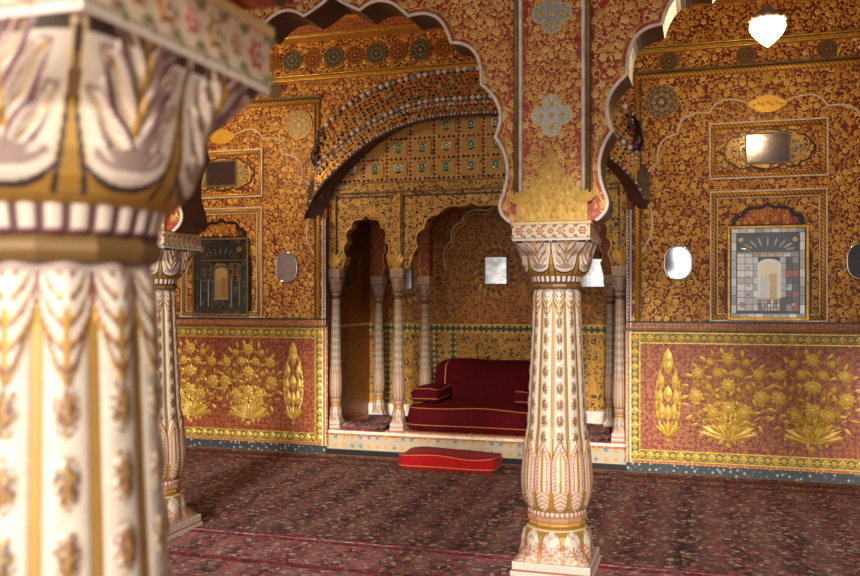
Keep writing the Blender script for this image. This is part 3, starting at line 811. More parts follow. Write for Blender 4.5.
# tympanum, a grid of glass studded squares
ty=empty('tympanum',(0,0,0),label='glass-studded gilt panel of small squares between the hood and the arched screen',cat='panel')
TZ=STOP+.088
tp=[(XC-OP+.004,TZ)]+[(XC+OP-.004,TZ)]+[(XC+(OP-.004)*(1-2*i/40),max(TZ+.01,h2((OP)*(1-2*i/40))+.06)) for i in range(41)]
prism(MB(),tp,SY0-.01,SY1).build('panel_ground',m_hoodg,ty)
R=random.Random(11); mg=MB(); md=MB(); mf=MB()
cell=.235; z=TZ+.03; row=0
yt=SY0-.010
while z<3.3:
    for k in range(-6,7):
        u=k*cell
        top=h2(u)+.03
        if z+.05>top or abs(u)>OP-.08: continue
        hh=min(cell*.40,(top-z)/2)
        MB().box(XC+u-.085,XC+u+.085,yt-.008,yt,z+.012,min(z+.165,top),( .50,.30,.06,.4)).build('gilt_square',m_gilt,ty)
        if z+.16<top:
            flower(mf,XC+u,z+.10,.055,yt-.008,.006,R.choice([(.35,.42,.32,.2),(.65,.65,.6,.2),(.3,.42,.32,.2)]),(.02,.05,.03,0),6,PI/2)
            for i in range(5): petal(mf,XC+u,z+.045,PI/2+(i-2)*.5,.04,.015,yt-.009,.004,(.05,.09,.04,0))
            for i in range(3): dome(mf,XC+u+(i-1)*.035,yt-.01,z+.14,.009,gemcol(R))
    row+=1; z+=.19
zz_=TZ+.02
while zz_<3.3:
    for k in range(-52,53):
        u=k*cell/5+cell/2
        gx=abs(((u/cell)-.5)-round((u/cell)-.5))<.05
        rowline=abs(((zz_-TZ-.02)/.19)-round((zz_-TZ-.02)/.19))<.05
        if abs(u)<OP-.02 and zz_<h2(u)+.03 and (gx or rowline):
            dome(md,XC+u,yt,zz_,.0125,(.015,.012,.012,0) if R.random()<.8 else (.3,.02,.03,0))
            
            dome(mf,XC+u+cell/10,yt,zz_+.019,.013,(.70,.66,.62,.5),4)
    zz_+=.038
md.build('dark_studs',m_gem,ty); mf.build('glass_flowers',m_gem,ty)
mb=MB()
n=70
for i in range(n+1):
    u=-1.36+2.72*i/n; dome(mb,XC+u,SY0-.012,max(TZ+.02,h2(u)+.055),.016,(.78,.78,.82,.15),4)
    dome(mb,XC+u+.018,SY0-.012,max(TZ+.02,h2(u)+.018),.010,(.70,.68,.6,.1),4)
mb.build('mirror_stud_row',m_gem,ty)

# inner partition screens (narrow arches behind the side bays)
for s in (1,-1):
    cu=.92*s; w2=.21
    e=[(XC+cu+ (p[0]*.86),p[1]-.06) for p in nh]; el=[(XC+cu-(p[0]*.86),p[1]-.06) for p in nh]
    ed=el[::-1][:-1]+e
    a,b=(XC+cu-.30,XC+cu+.30)
    out=[(a,SZ-.06)]+ed+[(b,SZ-.06),(b,2.60),(a,2.60)]
    t=empty('inner_arch',(0,0,0),label='narrow inner cusped arch deep inside the alcove, '+('right' if s>0 else 'left')+' of the throne seat',cat='arch',group='inner arches of the alcove')
    prism(MB(),out,8.62,8.74).build('arch_panel',m_red_soffit,t)
    mb=MB(); tube(mb,[(p[0],8.617,p[1]) for p in ed],.008,6); mb.build('arch_edge',m_gold,t,True)

# ------------------------------------------------------------------ mirrors in the alcove
def wall_mirror(name,px0,py0,px1,py1,Y,label,m,bars=True):
    x0,z1=at(px0,py0,Y); x1,z0=at(px1,py1,Y)
    t=empty(name,(0,0,0),label=label,cat='mirror',group='square mirrors inside the alcove')
    MB().box(x0,x1,Y-.008,Y,z0,z1).build('mirror_glass',m,t)
    mb=MB(); ring_frame(mb,(x0+x1)/2,z0-.006,z1+.006,(x1-x0)/2+.006,.010,Y-.014,Y); mb.build('mirror_rim',m_darkgold,t)
    cx,cz=(x0+x1)/2,(z0+z1)/2
    mb=MB(); 
    for i in range(20):
        a=2*PI*i/20; petal(mb,cx+.19*math.cos(a),cz+.23*math.sin(a),a+.6,.07,.03,Y-.004,.006,(.68,.45,.1,.4))
        dome(mb,cx+.17*math.cos(a+.15),Y-.004,cz+.21*math.sin(a+.15),.015,(.10,.06,.02,.2))
    mb.build('leaf_surround',m_gilt,t)
m_milk=Mat('hazy_mirror')
_n,_=m_milk.noise(m_milk.obj(),9,3,.7)
m_milk=m_milk.fin(m_milk.mix(_n.op('MULTIPLY_ADD',3.,-1.).max(0.).min(1.),(.45,.48,.5),(.95,.97,1.)),.75,.18)
wall_mirror('square_mirror',485,257,507,284,8.99,'small bright mirror on the alcove rear wall above the throne cushions',m_milk)
wall_mirror('square_mirror',578,259,607,287,8.99,'bright white mirror inside the alcove, seen just right of the central column',m_milk)
wall_mirror('square_mirror',403,264,412,289,8.99,'grey narrow mirror seen through the alcove beside the slim left column',m_dimmirror)
xs=XC-OP+.001
t=empty('square_mirror',(0,0,0),label='tall dim mirror on the dark left side wall inside the alcove',cat='mirror',group='square mirrors inside the alcove')
MB().box(xs,xs+.008,8.28,8.46,1.60,1.90).build('mirror_glass',m_dimmirror,t)
mb=MB(); mb.box(xs,xs+.014,8.265,8.28,1.585,1.915); mb.box(xs,xs+.014,8.46,8.475,1.585,1.915); mb.box(xs,xs+.014,8.28,8.46,1.9,1.915); mb.box(xs,xs+.014,8.28,8.46,1.585,1.60)
mb.build('mirror_rim',m_darkgold,t)

# ------------------------------------------------------------------ columns
CW=(.54,.46,.38,0); CG=(.37,.20,.035,.6); CD=(.035,.018,.014,0); CP=(.11,.024,.038,0); CR=(.36,.075,.05,0); CGr=(.16,.16,.07,0); CT_=(.60,.44,.26,0)
def grid_mesh(name,parent,z0,z1,nz,nth,rf,cf,q=lambda t:2.0,rot=0.):
    """rf(th,z,t) radius, cf(th,z,t) colour, q(t) superellipse power"""
    vs=[];cols=[]
    for i in range(nz+1):
        t=i/nz; z=z0+(z1-z0)*t; p=q(t)
        for k in range(nth):
            th=2*PI*k/nth; c,s=math.cos(th),math.sin(th)
            m=(abs(c)**p+abs(s)**p)**(-1/p) if p!=2.0 else 1.
            r=rf(th,z,t)*m; vs.append((r*c,r*s,z)); cols.append(cf(th,z,t))
    fs=[]
    for i in range(nz):
        for k in range(nth):
            l=(k+1)%nth; fs.append((i*nth+k,i*nth+l,(i+1)*nth+l,(i+1)*nth+k))
    fs.append(tuple(range(nth))[::-1]); fs.append(tuple(range(nz*nth,(nz+1)*nth)))
    me=bpy.data.meshes.new(name); me.from_pydata(vs,[],fs)
    ca=me.color_attributes.new('Col','FLOAT_COLOR','POINT'); buf=[]
    for c in cols: buf+=list(c)
    ca.data.foreach_set('color',buf)
    me.polygons.foreach_set('use_smooth',[True]*len(me.polygons)); me.materials.append(m_paint); me.update()
    o=bpy.data.objects.new(name,me); COL.objects.link(o); o.parent=parent; return o
def interp(tab,z):
    if z<=tab[0][0]: return tab[0][1]
    for (a,ra),(b,rb) in zip(tab,tab[1:]):
        if z<=b:
            t=(z-a)/(b-a); t=t*t*(3-2*t) if 0 else t
            return ra+(rb-ra)*t
    return tab[-1][1]
def mixc(a,b,t): t=max(0,min(1,t)); return tuple(a[i]+(b[i]-a[i])*t for i in range(4))
def hsh(i,j): return (math.sin(i*127.1+j*311.7)*43758.5453)%1.

def make_column(name,label,detail=1):
    t=empty(name,(0,0,0),label=label,cat='column')
    mb=MB(); mb.box(-.218,.218,-.218,.218,0,.035,CW); mb.box(-.211,.211,-.211,.211,.035,.042,CR); mb.box(-.209,.209,-.209,.209,.042,.085,CW)
    mb.build('plinth',m_paint,t,bevel=.006)
    # bell base with inverted arches
    tab=[(.085,.202),(.10,.197),(.13,.194),(.18,.193),(.22,.185),(.245,.165),(.262,.148)]
    def rf(th,z,tt):
        u=(th*8/(2*PI)+.5)%1; a=abs(2*u-1)
        return interp(tab,z)+-.004*math.cos(th*10)*math.sin(PI*tt)
    def cf(th,z,tt):
        u=(th*10/(2*PI))%1; a=abs(2*u-1)    # a=0 centre of an arch
        top=.93-.55*a**3; low=.0
        arch=tt-top
        if tt>.9: return CG if tt>.95 else CT_
        if arch>.06: return CG
        if arch>.0: return CGr
        if arch>-.04: return CG
        vv=(1-a)*.9
        if a>.86-.15*tt: return CG if a>.93-.1*tt else CR
        kk=int(th*10/(2*PI)); f=math.sin(tt*26+a*13+math.sin(a*21+kk)*1.1)
        if tt<.60-.5*abs(a-.6) and f>.25: return mixc(CR,CW,.25)
        if tt<.60-.5*abs(a-.6) and f<-.8: return mixc(CG,CW,.3)
        if tt>.62 and a<.4 and f>.2: return mixc(CP,CW,.5)
        if a<.06 and tt<.5: return CG
        return CW
    grid_mesh('base_bell',t,.085,.262,44,256,rf,cf,q=lambda tt:2.0+7*(1-min(1,tt*2.6))**2)
    # rings above the base
    def ringcol(th,z,tt): return CG
    mb=MB(); lathe(mb,[(.262,.146),(.268,.156),(.275,.159),(.283,.152),(.29,.140)],12,col=(.55,.30,.07,.5)); lathe(mb,[(.285,.150),(.292,.165),(.312,.168),(.318,.158)],12,col=(.40,.20,.10,.1))
    mb.build('base_ring',m_paint,t,bevel=.002)
    def rf(th,z,tt): return .150+.006*math.sin(PI*tt)+.004*abs(math.cos(th*18))
    def cf(th,z,tt): return mixc(CR,CW,.15+.85*(abs(math.cos(th*18))>.55))
    grid_mesh('bead_ring',t,.318,.345,6,216,rf,cf)
    # shaft
    tab=[(.345,.150),(.37,.170),(.42,.183),(.52,.184),(.66,.173),(.74,.164),(.80,.155),(1.0,.145),(1.28,.130),(1.45,.122),(1.50,.120),(1.53,.115),(1.548,.106)]
    NF=12
    def shp(th,z):
        u=(th*NF/(2*PI))%1; a=abs(2*u-1); return u,a
    def cf(th,z,tt):
        u,a=shp(th,z); k=int(th*NF/(2*PI))
        # bottom tall petals
        tip=.735
        w=1.0-max(0,(z-.62)/(tip-.62))**1.5 if z>.62 else 1.0
        low=.43
        if z<low+.03:
            rr=z-(.36+.05*a**2)
            if z<.375+.025*math.cos(2*PI*u): return CG if (z*220)%1<.75 else CGr
            f=math.sin(z*260+a*9)
            return mixc(CR,CT_,.35) if (f>.0 and a<.75) else (CW if a<.75 else CG)
        if z<tip and a<w:
            e=w-a
            if e<.07: return CG
            if e<.15: return CR
            if e<.20: return CW
            if e<.48: return mixc(CR,CW,.25) if math.sin(z*330+(1 if u>.5 else -1)*e*14)>.1 else CW
            if e<.56: return CR
            if a<.07: return CGr
            if a<.16: return CG
            return CT_ if a<.3 else CW
        # top collar, pointed petals hanging
        tl=1.395+.10*a**1.6
        if z>tl:
            e=z-tl
            if e<.010: return CG
            if e<.018: return CP
            if z>1.53: return mixc(CP,CW,.5)
            s_=(e*26+a*.6)%1
            if a<.12: return CG if e<.09 else CW
            if a>.84: return CP
            s_=(e*34+a*1.5)%1
            return CW if s_<.40 else (CP if s_<.62 else (CG if s_<.80 else CW))
        # flutes
        if a>.88: return CG
        if a>.80: return CD if a<.83 else mixc(CG,CD,.5)
        if a>.72: return mixc(CW,CG,.35)
        # sprigs
        sp=.088; ph=(z/sp)%1; j=int(z/sp)
        dx=a/.46*(1 if u>.5 else -1); dz=(ph-.5)/.40
        d=dx*dx+dz*dz
        if d<1:
            lob=math.sin(dz*13+abs(dx)*7+k)*math.sin(dx*8+dz*3+j*1.7)
            if d>.45 and lob<-.05: return CW
            if abs(dx)<.09 and dz<.5: return CG
            if lob>.55: return mixc(CG,CT_,.4)
            return mixc((.17,.06,.035,0),(.10,.07,.03,0),hsh(j,k))
        return CW
    def rf(th,z,tt):
        u,a=shp(th,z); r=interp(tab,z)
        if z<.74:
            w=1.0-max(0,(z-.62)/(.735-.62))**1.5 if z>.62 else 1.0
            r+=.006*(1-a*a)+(.007 if a<w else 0)*min(1,(z-.4)*12 if z>.4 else 0)
        elif z>1.395+.10*a**1.6:
            r+=.007+.004*math.cos(PI*a)
        else:
            r+=.010*(1-a**3)-.004
            sp=.088; ph=(z/sp)%1; dx=a/.46; dz=(ph-.5)/.40; d=dx*dx+dz*dz
            if d<1: r+=.006*(1-d)
            if a>.88: r+=.004
        return r
    grid_mesh('fluted_shaft',t,.345,1.548,330,288,rf,cf)
    # neck ring
    mb=MB(); lathe(mb,[(1.540,.118),(1.546,.130),(1.556,.136),(1.566,.136),(1.574,.130),(1.578,.124)],12,col=(.17,.095,.03,.6)); mb.build('neck_ring',m_paint,t,bevel=.002)
    def rf(th,z,tt): return .126+.010*tt+.005*abs(math.cos(th*14))
    def cf(th,z,tt):
        c=abs(math.cos(th*14)); return CG if tt>.9 else (CW if c>.62 and tt>.15 else (CP if c>.3 else CD))
    grid_mesh('bead_collar',t,1.576,1.615,8,224,rf,cf)
    # capital
    tab=[(1.612,.140),(1.622,.158),(1.642,.174),(1.675,.187),(1.71,.192),(1.745,.194),(1.77,.198),(1.79,.204),(1.80,.207)]
    NC=8
    def rf(th,z,tt):
        u=(th*NC/(2*PI))%1; a=abs(2*u-1)
        return interp(tab,z)+.006*math.cos(th*NC)*-1*math.sin(PI*tt)*.6+.0035*math.cos(2*PI*(tt*3.9-a**.8*2.4))*(a<.66-.55*abs(tt-.70))*(tt>.34)
    def cf(th,z,tt):
        u=(th*NC/(2*PI))%1; a=abs(2*u-1)
        w=.03+.34*(1-tt)**1.7
        if tt<.05: return CG
        e=(1-a)-w
        if e<-.10*(1-tt)-.03: return mixc(CG,CD,.35) if tt<.3 and (a*9)%1<.4 else CG
        if e<0: return CD
        b=tt-(.07+.26*a**2.6)
        if b<0: return CG
        if b<.05: return CD
        if e<.05: return CT_
        if b<.13: return CW
        cv=a
        if cv<.07 and tt>.42: return CG
        sd=1 if u>.5 else 0; k=int(th*NC/(2*PI))
        w_=.05*math.sin(a*9+tt*5+k*2.1+sd)+.02*math.sin(a*31-tt*23+k)
        ph=tt*3.9-a**.8*2.4+w_*1.5; i=math.floor(ph); fr=ph-i
        reach=.66-.55*abs(tt-.70)+.30*(math.sin(fr*PI)-.5)+w_*.4
        if cv<reach and tt>.34:
            if fr<.22+.12*a: return mixc(CP,CD,.3)
            if fr<.36+.08*a: return mixc(CP,CW,.35)
            if .48<fr<.62 and a>.12: return mixc(CG,CW,.2)
            if .80<fr<.9: return mixc(CR,CW,.6)
        elif cv<reach+.05: return mixc(CP,CW,.35)
        if tt<.31 and cv<.34*(1-abs(tt-.24)*9):
            return mixc(CP,CW,.25) if math.sin(a*30)>.1 else (CG if math.sin(a*30)<-.8 else CW)
        if tt>.93: return CD
        return CW
    grid_mesh('capital',t,1.612,1.80,90,512 if detail else 128,rf,cf,q=lambda tt:2.0+10*max(0,(tt-.55)/.45)**2)
    # impost block with painted flowers
    mb=MB(); mb.box(-.208,.208,-.208,.208,1.80,1.812,CW); mb.box(-.203,.203,-.203,.203,1.812,1.815,CD); mb.box(-.207,.207,-.207,.207,1.815,1.885,mixc(CW,CT_,.6)); mb.box(-.213,.213,-.213,.213,1.885,1.90,(.66,.44,.2,0))
    mb.build('impost',m_paint,t)
    mb=MB()
    for i in range(7):
        x=-.168+i*.056; c=[CR,CG,mixc(CG,CR,.4)][i%3]
        flower(mb,x,1.85,.026 if i%2==0 else .019,-.2075,.003,c,CW,6)
        for q in (-1,1):
            for e in (-1,1): petal(mb,x+q*.026,1.85+e*.022,e*q*PI/4+(PI if q<0 else 0)+.5*e,.026,.014,-.2075,.002,CGr if (i+e)%2 else mixc(CP,CT_,.3))
    f=mb.build('painted_flowers',m_paint,t)
    # same flowers on the +x, -x faces
    for ang in (PI/2,-PI/2,PI):
        g=f.copy(); COL.objects.link(g); g.parent=t; g.rotation_euler=(0,0,ang)
    return t
PXc=-.795; PYc=4.89; BAY=2*(PXc-XC)
col0=make_column('marble_column','painted white marble column standing in the middle distance, right of the throne seat')
col0.location=(PXc,PYc,0)
G='painted marble columns of the arcade'
col0['group']=G
for (x,y,lab) in ((PXc-BAY,PYc,'painted white marble column further left, half hidden behind the blurred nearest column'),
                  (PXc-.035,.985,'blurred painted marble column very close on the left, its capital filling the corner')):
    c=copy_tree(col0); c.location=(x,y,0); c['label']=lab

# slender columns of the screen: copies, scaled
def slim(u,Y,z0,z1,lab,k=.31,group='slim columns of the alcove screen'):
    c=copy_tree(col0); c.name='slim_column'; c.location=(XC+u,Y,z0); c.scale=(k,k,(z1-z0)/1.90); c['label']=lab; c['group']=group; return c
slim(-SX[0]-.025+.02,(SY0+SY1)/2-.03,PZ,SZ,'slim painted column at the left edge of the alcove mouth')
slim(-SX[1],(SY0+SY1)/2-.03,PZ,SZ,'slim painted column between the narrow left arch and the throne seat')
slim(SX[1],(SY0+SY1)/2-.03,PZ,SZ,'slim painted column of the screen mostly hidden behind the large central column')
slim(SX[0]-.02,(SY0+SY1)/2-.03,PZ,SZ,'slim painted column at the right edge of the alcove mouth')
slim(-.69,8.70,PZ,SZ-.06,'slim inner column behind the left end of the red bolster',.31,'inner columns of the alcove')
slim(-1.19,8.68,PZ,SZ-.06,'slim inner column seen through the narrow left arch',.31,'inner columns of the alcove')
slim(.69,8.70,PZ,SZ-.06,'slim inner column to the right of the red bolster, behind the central column',.31,'inner columns of the alcove')
slim(1.19,8.68,PZ,SZ-.06,'slim inner column at the right end of the alcove',.31,'inner columns of the alcove')

# ------------------------------------------------------------------ arcade walls
hp=[(333,-7),(341,1),(360,10),(384,.5),(408.5,16),(436,16.5),(451,42.5),(475,52),(481.5,84.5),(499.5,108),(495.5,137),(507.5,166),(501.5,199),(501,212),(511,223)]
half=[(at(a,b,AY)[0]-XC,at(a,b,AY)[1]) for a,b in hp]; half[0]=(0,half[0][1]); half[-1]=(half[-1][0],1.905)
hh=lobed(half,10)
edge=lambda c:[(c-p[0],p[1]) for p in hh[::-1]][:-1]+[(c+p[0],p[1]) for p in hh]
cs=[XC-BAY,XC,XC+BAY]
low=[]
for c in cs: low+=edge(c)
xl=cs[0]-BAY/2-.6; xr=cs[-1]+BAY/2+.6
outl=[(xl,1.905)]+low+[(xr,1.905),(xr,4.45),(xl,4.45)]
AYB=AY+.28
ar=prism(MB(),outl,AY,AYB).build('wall_arcade',m_front); tag(ar,kind='structure')
# brown soffit lining following each arch
for c in cs:
    e=edge(c); vs=[];fs=[]
    for p in e: vs+=[(p[0],AY+.012,p[1]-.0),(p[0],AYB-.004,p[1]-.0)]
    def off(pts,d):
        o=[]
        for i,p in enumerate(pts):
            a=pts[max(0,i-1)]; b=pts[min(len(pts)-1,i+1)]; tx,tz=b[0]-a[0],b[1]-a[1]; l=math.hypot(tx,tz) or 1
            o.append((p[0]+tz/l*d,p[1]-tx/l*d))
        return o
    eo=off(e,.004); vs=[]
    for p in eo: vs+=[(p[0],AY+.010,p[1]),(p[0],AYB,p[1])]
    fs=[(2*i,2*i+1,2*i+3,2*i+2) for i in range(len(eo)-1)]
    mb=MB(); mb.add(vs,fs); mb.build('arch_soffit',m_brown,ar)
    mb=MB(); tube(mb,[(p[0],AY-.002,p[1]) for p in e],.011,6); mb.build('arch_edge',m_white,ar,True)
    e2=off(e,-.030); mb=MB(); tube(mb,[(p[0],AY-.001,p[1]) for p in e2[3:-3]],.0045,5); mb.build('arch_line',m_gold,ar,True)
# strips over the columns
SLV=((.30,.30,.30,.3),(.62,.60,.50,.4),(.75,.5,.12,.5))
for cx in (PXc-BAY,PXc,PXc+BAY):
    yy=AY-.03
    MB().box(cx-.185,cx+.185,yy,AY,1.905,4.45).build('pier_strip',m_front,ar)
    for s in (-1,1): tube(MB(),[(cx+s*.168,yy-.002,2.06),(cx+s*.168,yy-.002,4.45)],.011,8).build('pier_edge',m_white,ar,True)
    for s in (-1,1): tube(MB(),[(cx+s*.192,yy+.004,2.02),(cx+s*.192,yy+.004,4.45)],.015,8).build('pier_cord',m_darkgold,ar,True)
    for zz in (at(550,117,AY)[1],at(550,15,AY)[1],at(550,117,AY)[1]+1.08,at(550,117,AY)[1]+1.62):
        mb=MB(); r=.052
        for dx,dz in ((0,0),(-.058,0),(.058,0),(0,.062),(0,-.062)):
            disc=[(cx+dx+r*math.cos(2*PI*i/20),zz+dz+r*math.sin(2*PI*i/20)) for i in range(20)]
            prism(mb,disc,yy-.006-.001*(abs(dx)+abs(dz)),yy,col=(.62,.55,.35,.3))
            for i in range(6):
                a=2*PI*i/6+.3; flower(mb,cx+dx+r*.58*math.cos(a),zz+dz+r*.58*math.sin(a),r*.30,yy-.007,.004,(.28,.32,.32,.5) if zz>2.5 else (.60,.62,.62,.5),(.7,.7,.68,.5),6)
            flower(mb,cx+dx,zz+dz,r*.28,yy-.010,.006,(.8,.5,.1,.5),YEL,7)
        mb.build('quatrefoil',m_gilt,ar)
    # gilt crest of massed leaves
    mb=MB(); R=random.Random(3)
    crest=[(-.19,1.905),(.19,1.905),(.19,2.0),(.17,2.06),(.155,2.04),(.15,2.10),(.12,2.08),(.105,2.15),(.08,2.12),(.065,2.20),(.04,2.16),(.03,2.24),(.0,2.30)]
    crest=crest+[(-a,b) for a,b in crest[-2:1:-1]]
    prism(mb,[(cx+a,b) for a,b in crest],yy-.010,yy,col=(.48,.27,.045,.4))
    for row in range(9):
        zc=1.925+row*.036; hw=.185*(1-row/10.5)
        n=max(2,int(hw*2/.032))
        for i in range(n):
            x=cx-hw+2*hw*(i+.5)/n
            c=R.choice([(.74,.46,.09,.3),(.64,.38,.065,.3),(.84,.56,.14,.3)])
            petal(mb,x,zc-.018,PI/2-(x-cx)*2.2+R.uniform(-.2,.2),.05,.026,yy-.010-.001*row*0,.007,c)
            if (i+row)%3==0: flower(mb,x,zc,.014,yy-.012,.006,c,YEL2,6)
    for s in (-1,1):
        for i in range(7): petal(mb,cx+s*.168,2.0+.0*i,PI/2+(i-3)*.35,.075,.03,yy-.016,.01,(.72,.46,.1,.4))
    mb.build('gilt_crest',m_gilt,ar)
# ------------------------------------------------------------------ gilt floral relief (flowers, leaves and tendrils) on the lacquered walls
from mathutils.geometry import intersect_point_tri_2d
def inside(p,poly):
    x,z=p; c=False; j=len(poly)-1
    for i in range(len(poly)):
        a,b=poly[i],poly[j]
        if (a[1]>z)!=(b[1]>z) and x<(b[0]-a[0])*(z-a[1])/(b[1]-a[1])+a[0]: c=not c
        j=i
    return c
def relief(name,parent,x0,x1,z0,z1,pitch,y,ok,cols,seed,mir=None):
    R=random.Random(seed); mb=MB(); rows=int((z1-z0)/(pitch*.87)); nx=int((x1-x0)/pitch); pts=[]
    for j in range(rows+1):
        for i in range(nx+1):
            x=x0+(i+.5*(j%2))*pitch+R.uniform(-.17,.17)*pitch; z=z0+j*pitch*.87+R.uniform(-.17,.17)*pitch
            if ok(x,z): pts.append((x,z,i,j))
    for x,z,i,j in pts:
        c=R.choice(cols); c2=R.choice(cols)
        r=pitch*R.uniform(.31,.38); rot=R.random()*6
        n=R.choice((5,6,6,8))
        flower(mb,x,z,r,y,.004,c,tuple(q*.5 for q in c[:3])+(c[3],),n,rot,.68)
        k=R.choice((5,6,6)); a0=R.random()*6
        for q in range(k):          # leaves fill the gaps between the flowers
            a=a0+2*PI*q/k+R.uniform(-.2,.2); rr=pitch*R.uniform(.44,.56); X,Z_=x+rr*math.cos(a),z+rr*math.sin(a)
            if not ok(X,Z_) or not ok(X+pitch*.4*math.cos(a),Z_+pitch*.4*math.sin(a)): continue
            b=a+R.choice((-1,1))*R.uniform(.9,1.7)
            petal(mb,X,Z_,b,pitch*R.uniform(.26,.38),pitch*.15,y,.003,c2 if q%2 else c)
            if q%2: petal(mb,X,Z_,b+1.9,pitch*.26,pitch*.12,y,.002,c2)
        for q in range(2):          # curling tendrils
            a=R.random()*6; s_=R.choice((-1,1)); L=pitch*.62; w=pitch*.036
            P=[]; X,Z_=x+r*.8*math.cos(a),z+r*.8*math.sin(a)
            for t in range(7):
                P.append((X,Z_,a)); X+=L/6*math.cos(a); Z_+=L/6*math.sin(a); a+=s_*.42
            vs=[]
            if not all(ok(p_[0],p_[1]) for p_ in P): continue
            for (X,Z_,a) in P: vs+=[(X-w*math.sin(a),y-.001,Z_+w*math.cos(a)),(X+w*math.sin(a),y-.001,Z_-w*math.cos(a))]
            mb.add(vs,[(2*t,2*t+1,2*t+3,2*t+2) for t in range(6)],c2)
    o=mb.build(name,m_relief,parent); o['kind']='stuff'; return o
GC=[(.78,.43,.075,.3),(.70,.36,.055,.3),(.55,.25,.03,.3),(.86,.53,.11,.3)]
hole=[(p[0],p[1]) for p in opening]
ok_w=lambda x,z: not inside((x,z),hole) and not (abs(x-XC)<UA and z<h0(x-XC)+.0)
relief('gilt_flower_relief',wb,XC-3.65,XC+3.65,DZ1+.09,4.02,.087,WY-.001,ok_w,GC,21)
for t_,pl in HEADS:
    relief('gilt_flower_relief',t_,min(p[0] for p in pl),max(p[0] for p in pl),min(p[1] for p in pl),max(p[1] for p in pl),.055,WY-.0225,lambda x,z:inside((x,z),pl),GC,5)
GF=[(.84,.50,.13,.1),(.78,.45,.11,.1),(.88,.60,.20,.1),(.68,.35,.07,.1)]
poly_f=outl
ok_f=lambda x,z: inside((x,z),poly_f) and all(abs(x-c)>.2 for c in (PXc-BAY,PXc,PXc+BAY)) and inside((x,z-.022),poly_f)
relief('gilt_flower_relief',ar,XC-1.75,XC+BAY+.2,1.92,3.42,.074,AY-.001,ok_f,GF,22)
for c_ in (PXc-BAY,PXc):
    relief('gilt_flower_relief',ar,c_-.15,c_+.15,2.1,3.42,.060,AY-.031,lambda x,z:abs(x-c_)<.15,GF,23)
# the row of arches by the nearest column
dy=.98-PYc
for o in list(COL.objects):
    if o.name.split('.')[0] in ('glass_flowers','dark_studs','upper_glass_inlay','lower_glass_inlay','eave_stud_row','mirror_stud_row','glass_studs','end_rosette'): o['kind']='stuff'
for o in [ar]:
    c=o.copy(); COL.objects.link(c); c.name='wall_arcade_near'; c.location=(0,dy,0)
    for ch in list(o.children):
        g=ch.copy(); COL.objects.link(g); g.parent=c

# ------------------------------------------------------------------ carpets
def carpet(name,x0,x1,y0,y1,z,m,label,borders):
    t=empty(name,(0,0,0),label=label,cat='carpet')
    MB().box(x0,x1,y0,y1,0,z).build('pile',m,t)
    for (a,b,c,d,mm) in borders: MB().box(a,b,c,d,z,z+.0025).build('border',mm,t)
    return t
m_pink=carpet_mat('rose_border_pile',[(.30,.03,.06),(.24,.03,.05),(.3,.08,.08)],[(.35,.2,.15),(.3,.04,.07),(.25,.03,.05),(.3,.15,.12),(.12,.03,.05)],3.)
m_rust=carpet_mat('rust_border_pile',[(.16,.03,.02),(.12,.02,.016),(.16,.05,.035)],[(.25,.12,.07),(.1,.02,.02),(.2,.04,.03),(.16,.08,.05),(.05,.015,.015)],5.)
carpet('carpet',-7.1,4.5,5.01,7.74,.012,m_carpet,'dark maroon and navy patterned carpet lying before the alcove',
       [(-7.1,4.5,7.30,7.36,m_rust),(-7.1,4.5,7.50,7.62,m_rust),(-7.1,4.5,5.01,5.04,m_pink)])
carpet('carpet',-7.1,4.5,.2,4.99,.010,m_carpet2,'rose red patterned carpet in the foreground between the columns',
       [(-7.1,4.5,4.93,4.99,m_pink),(-7.1,4.5,4.45,4.52,m_pink)])

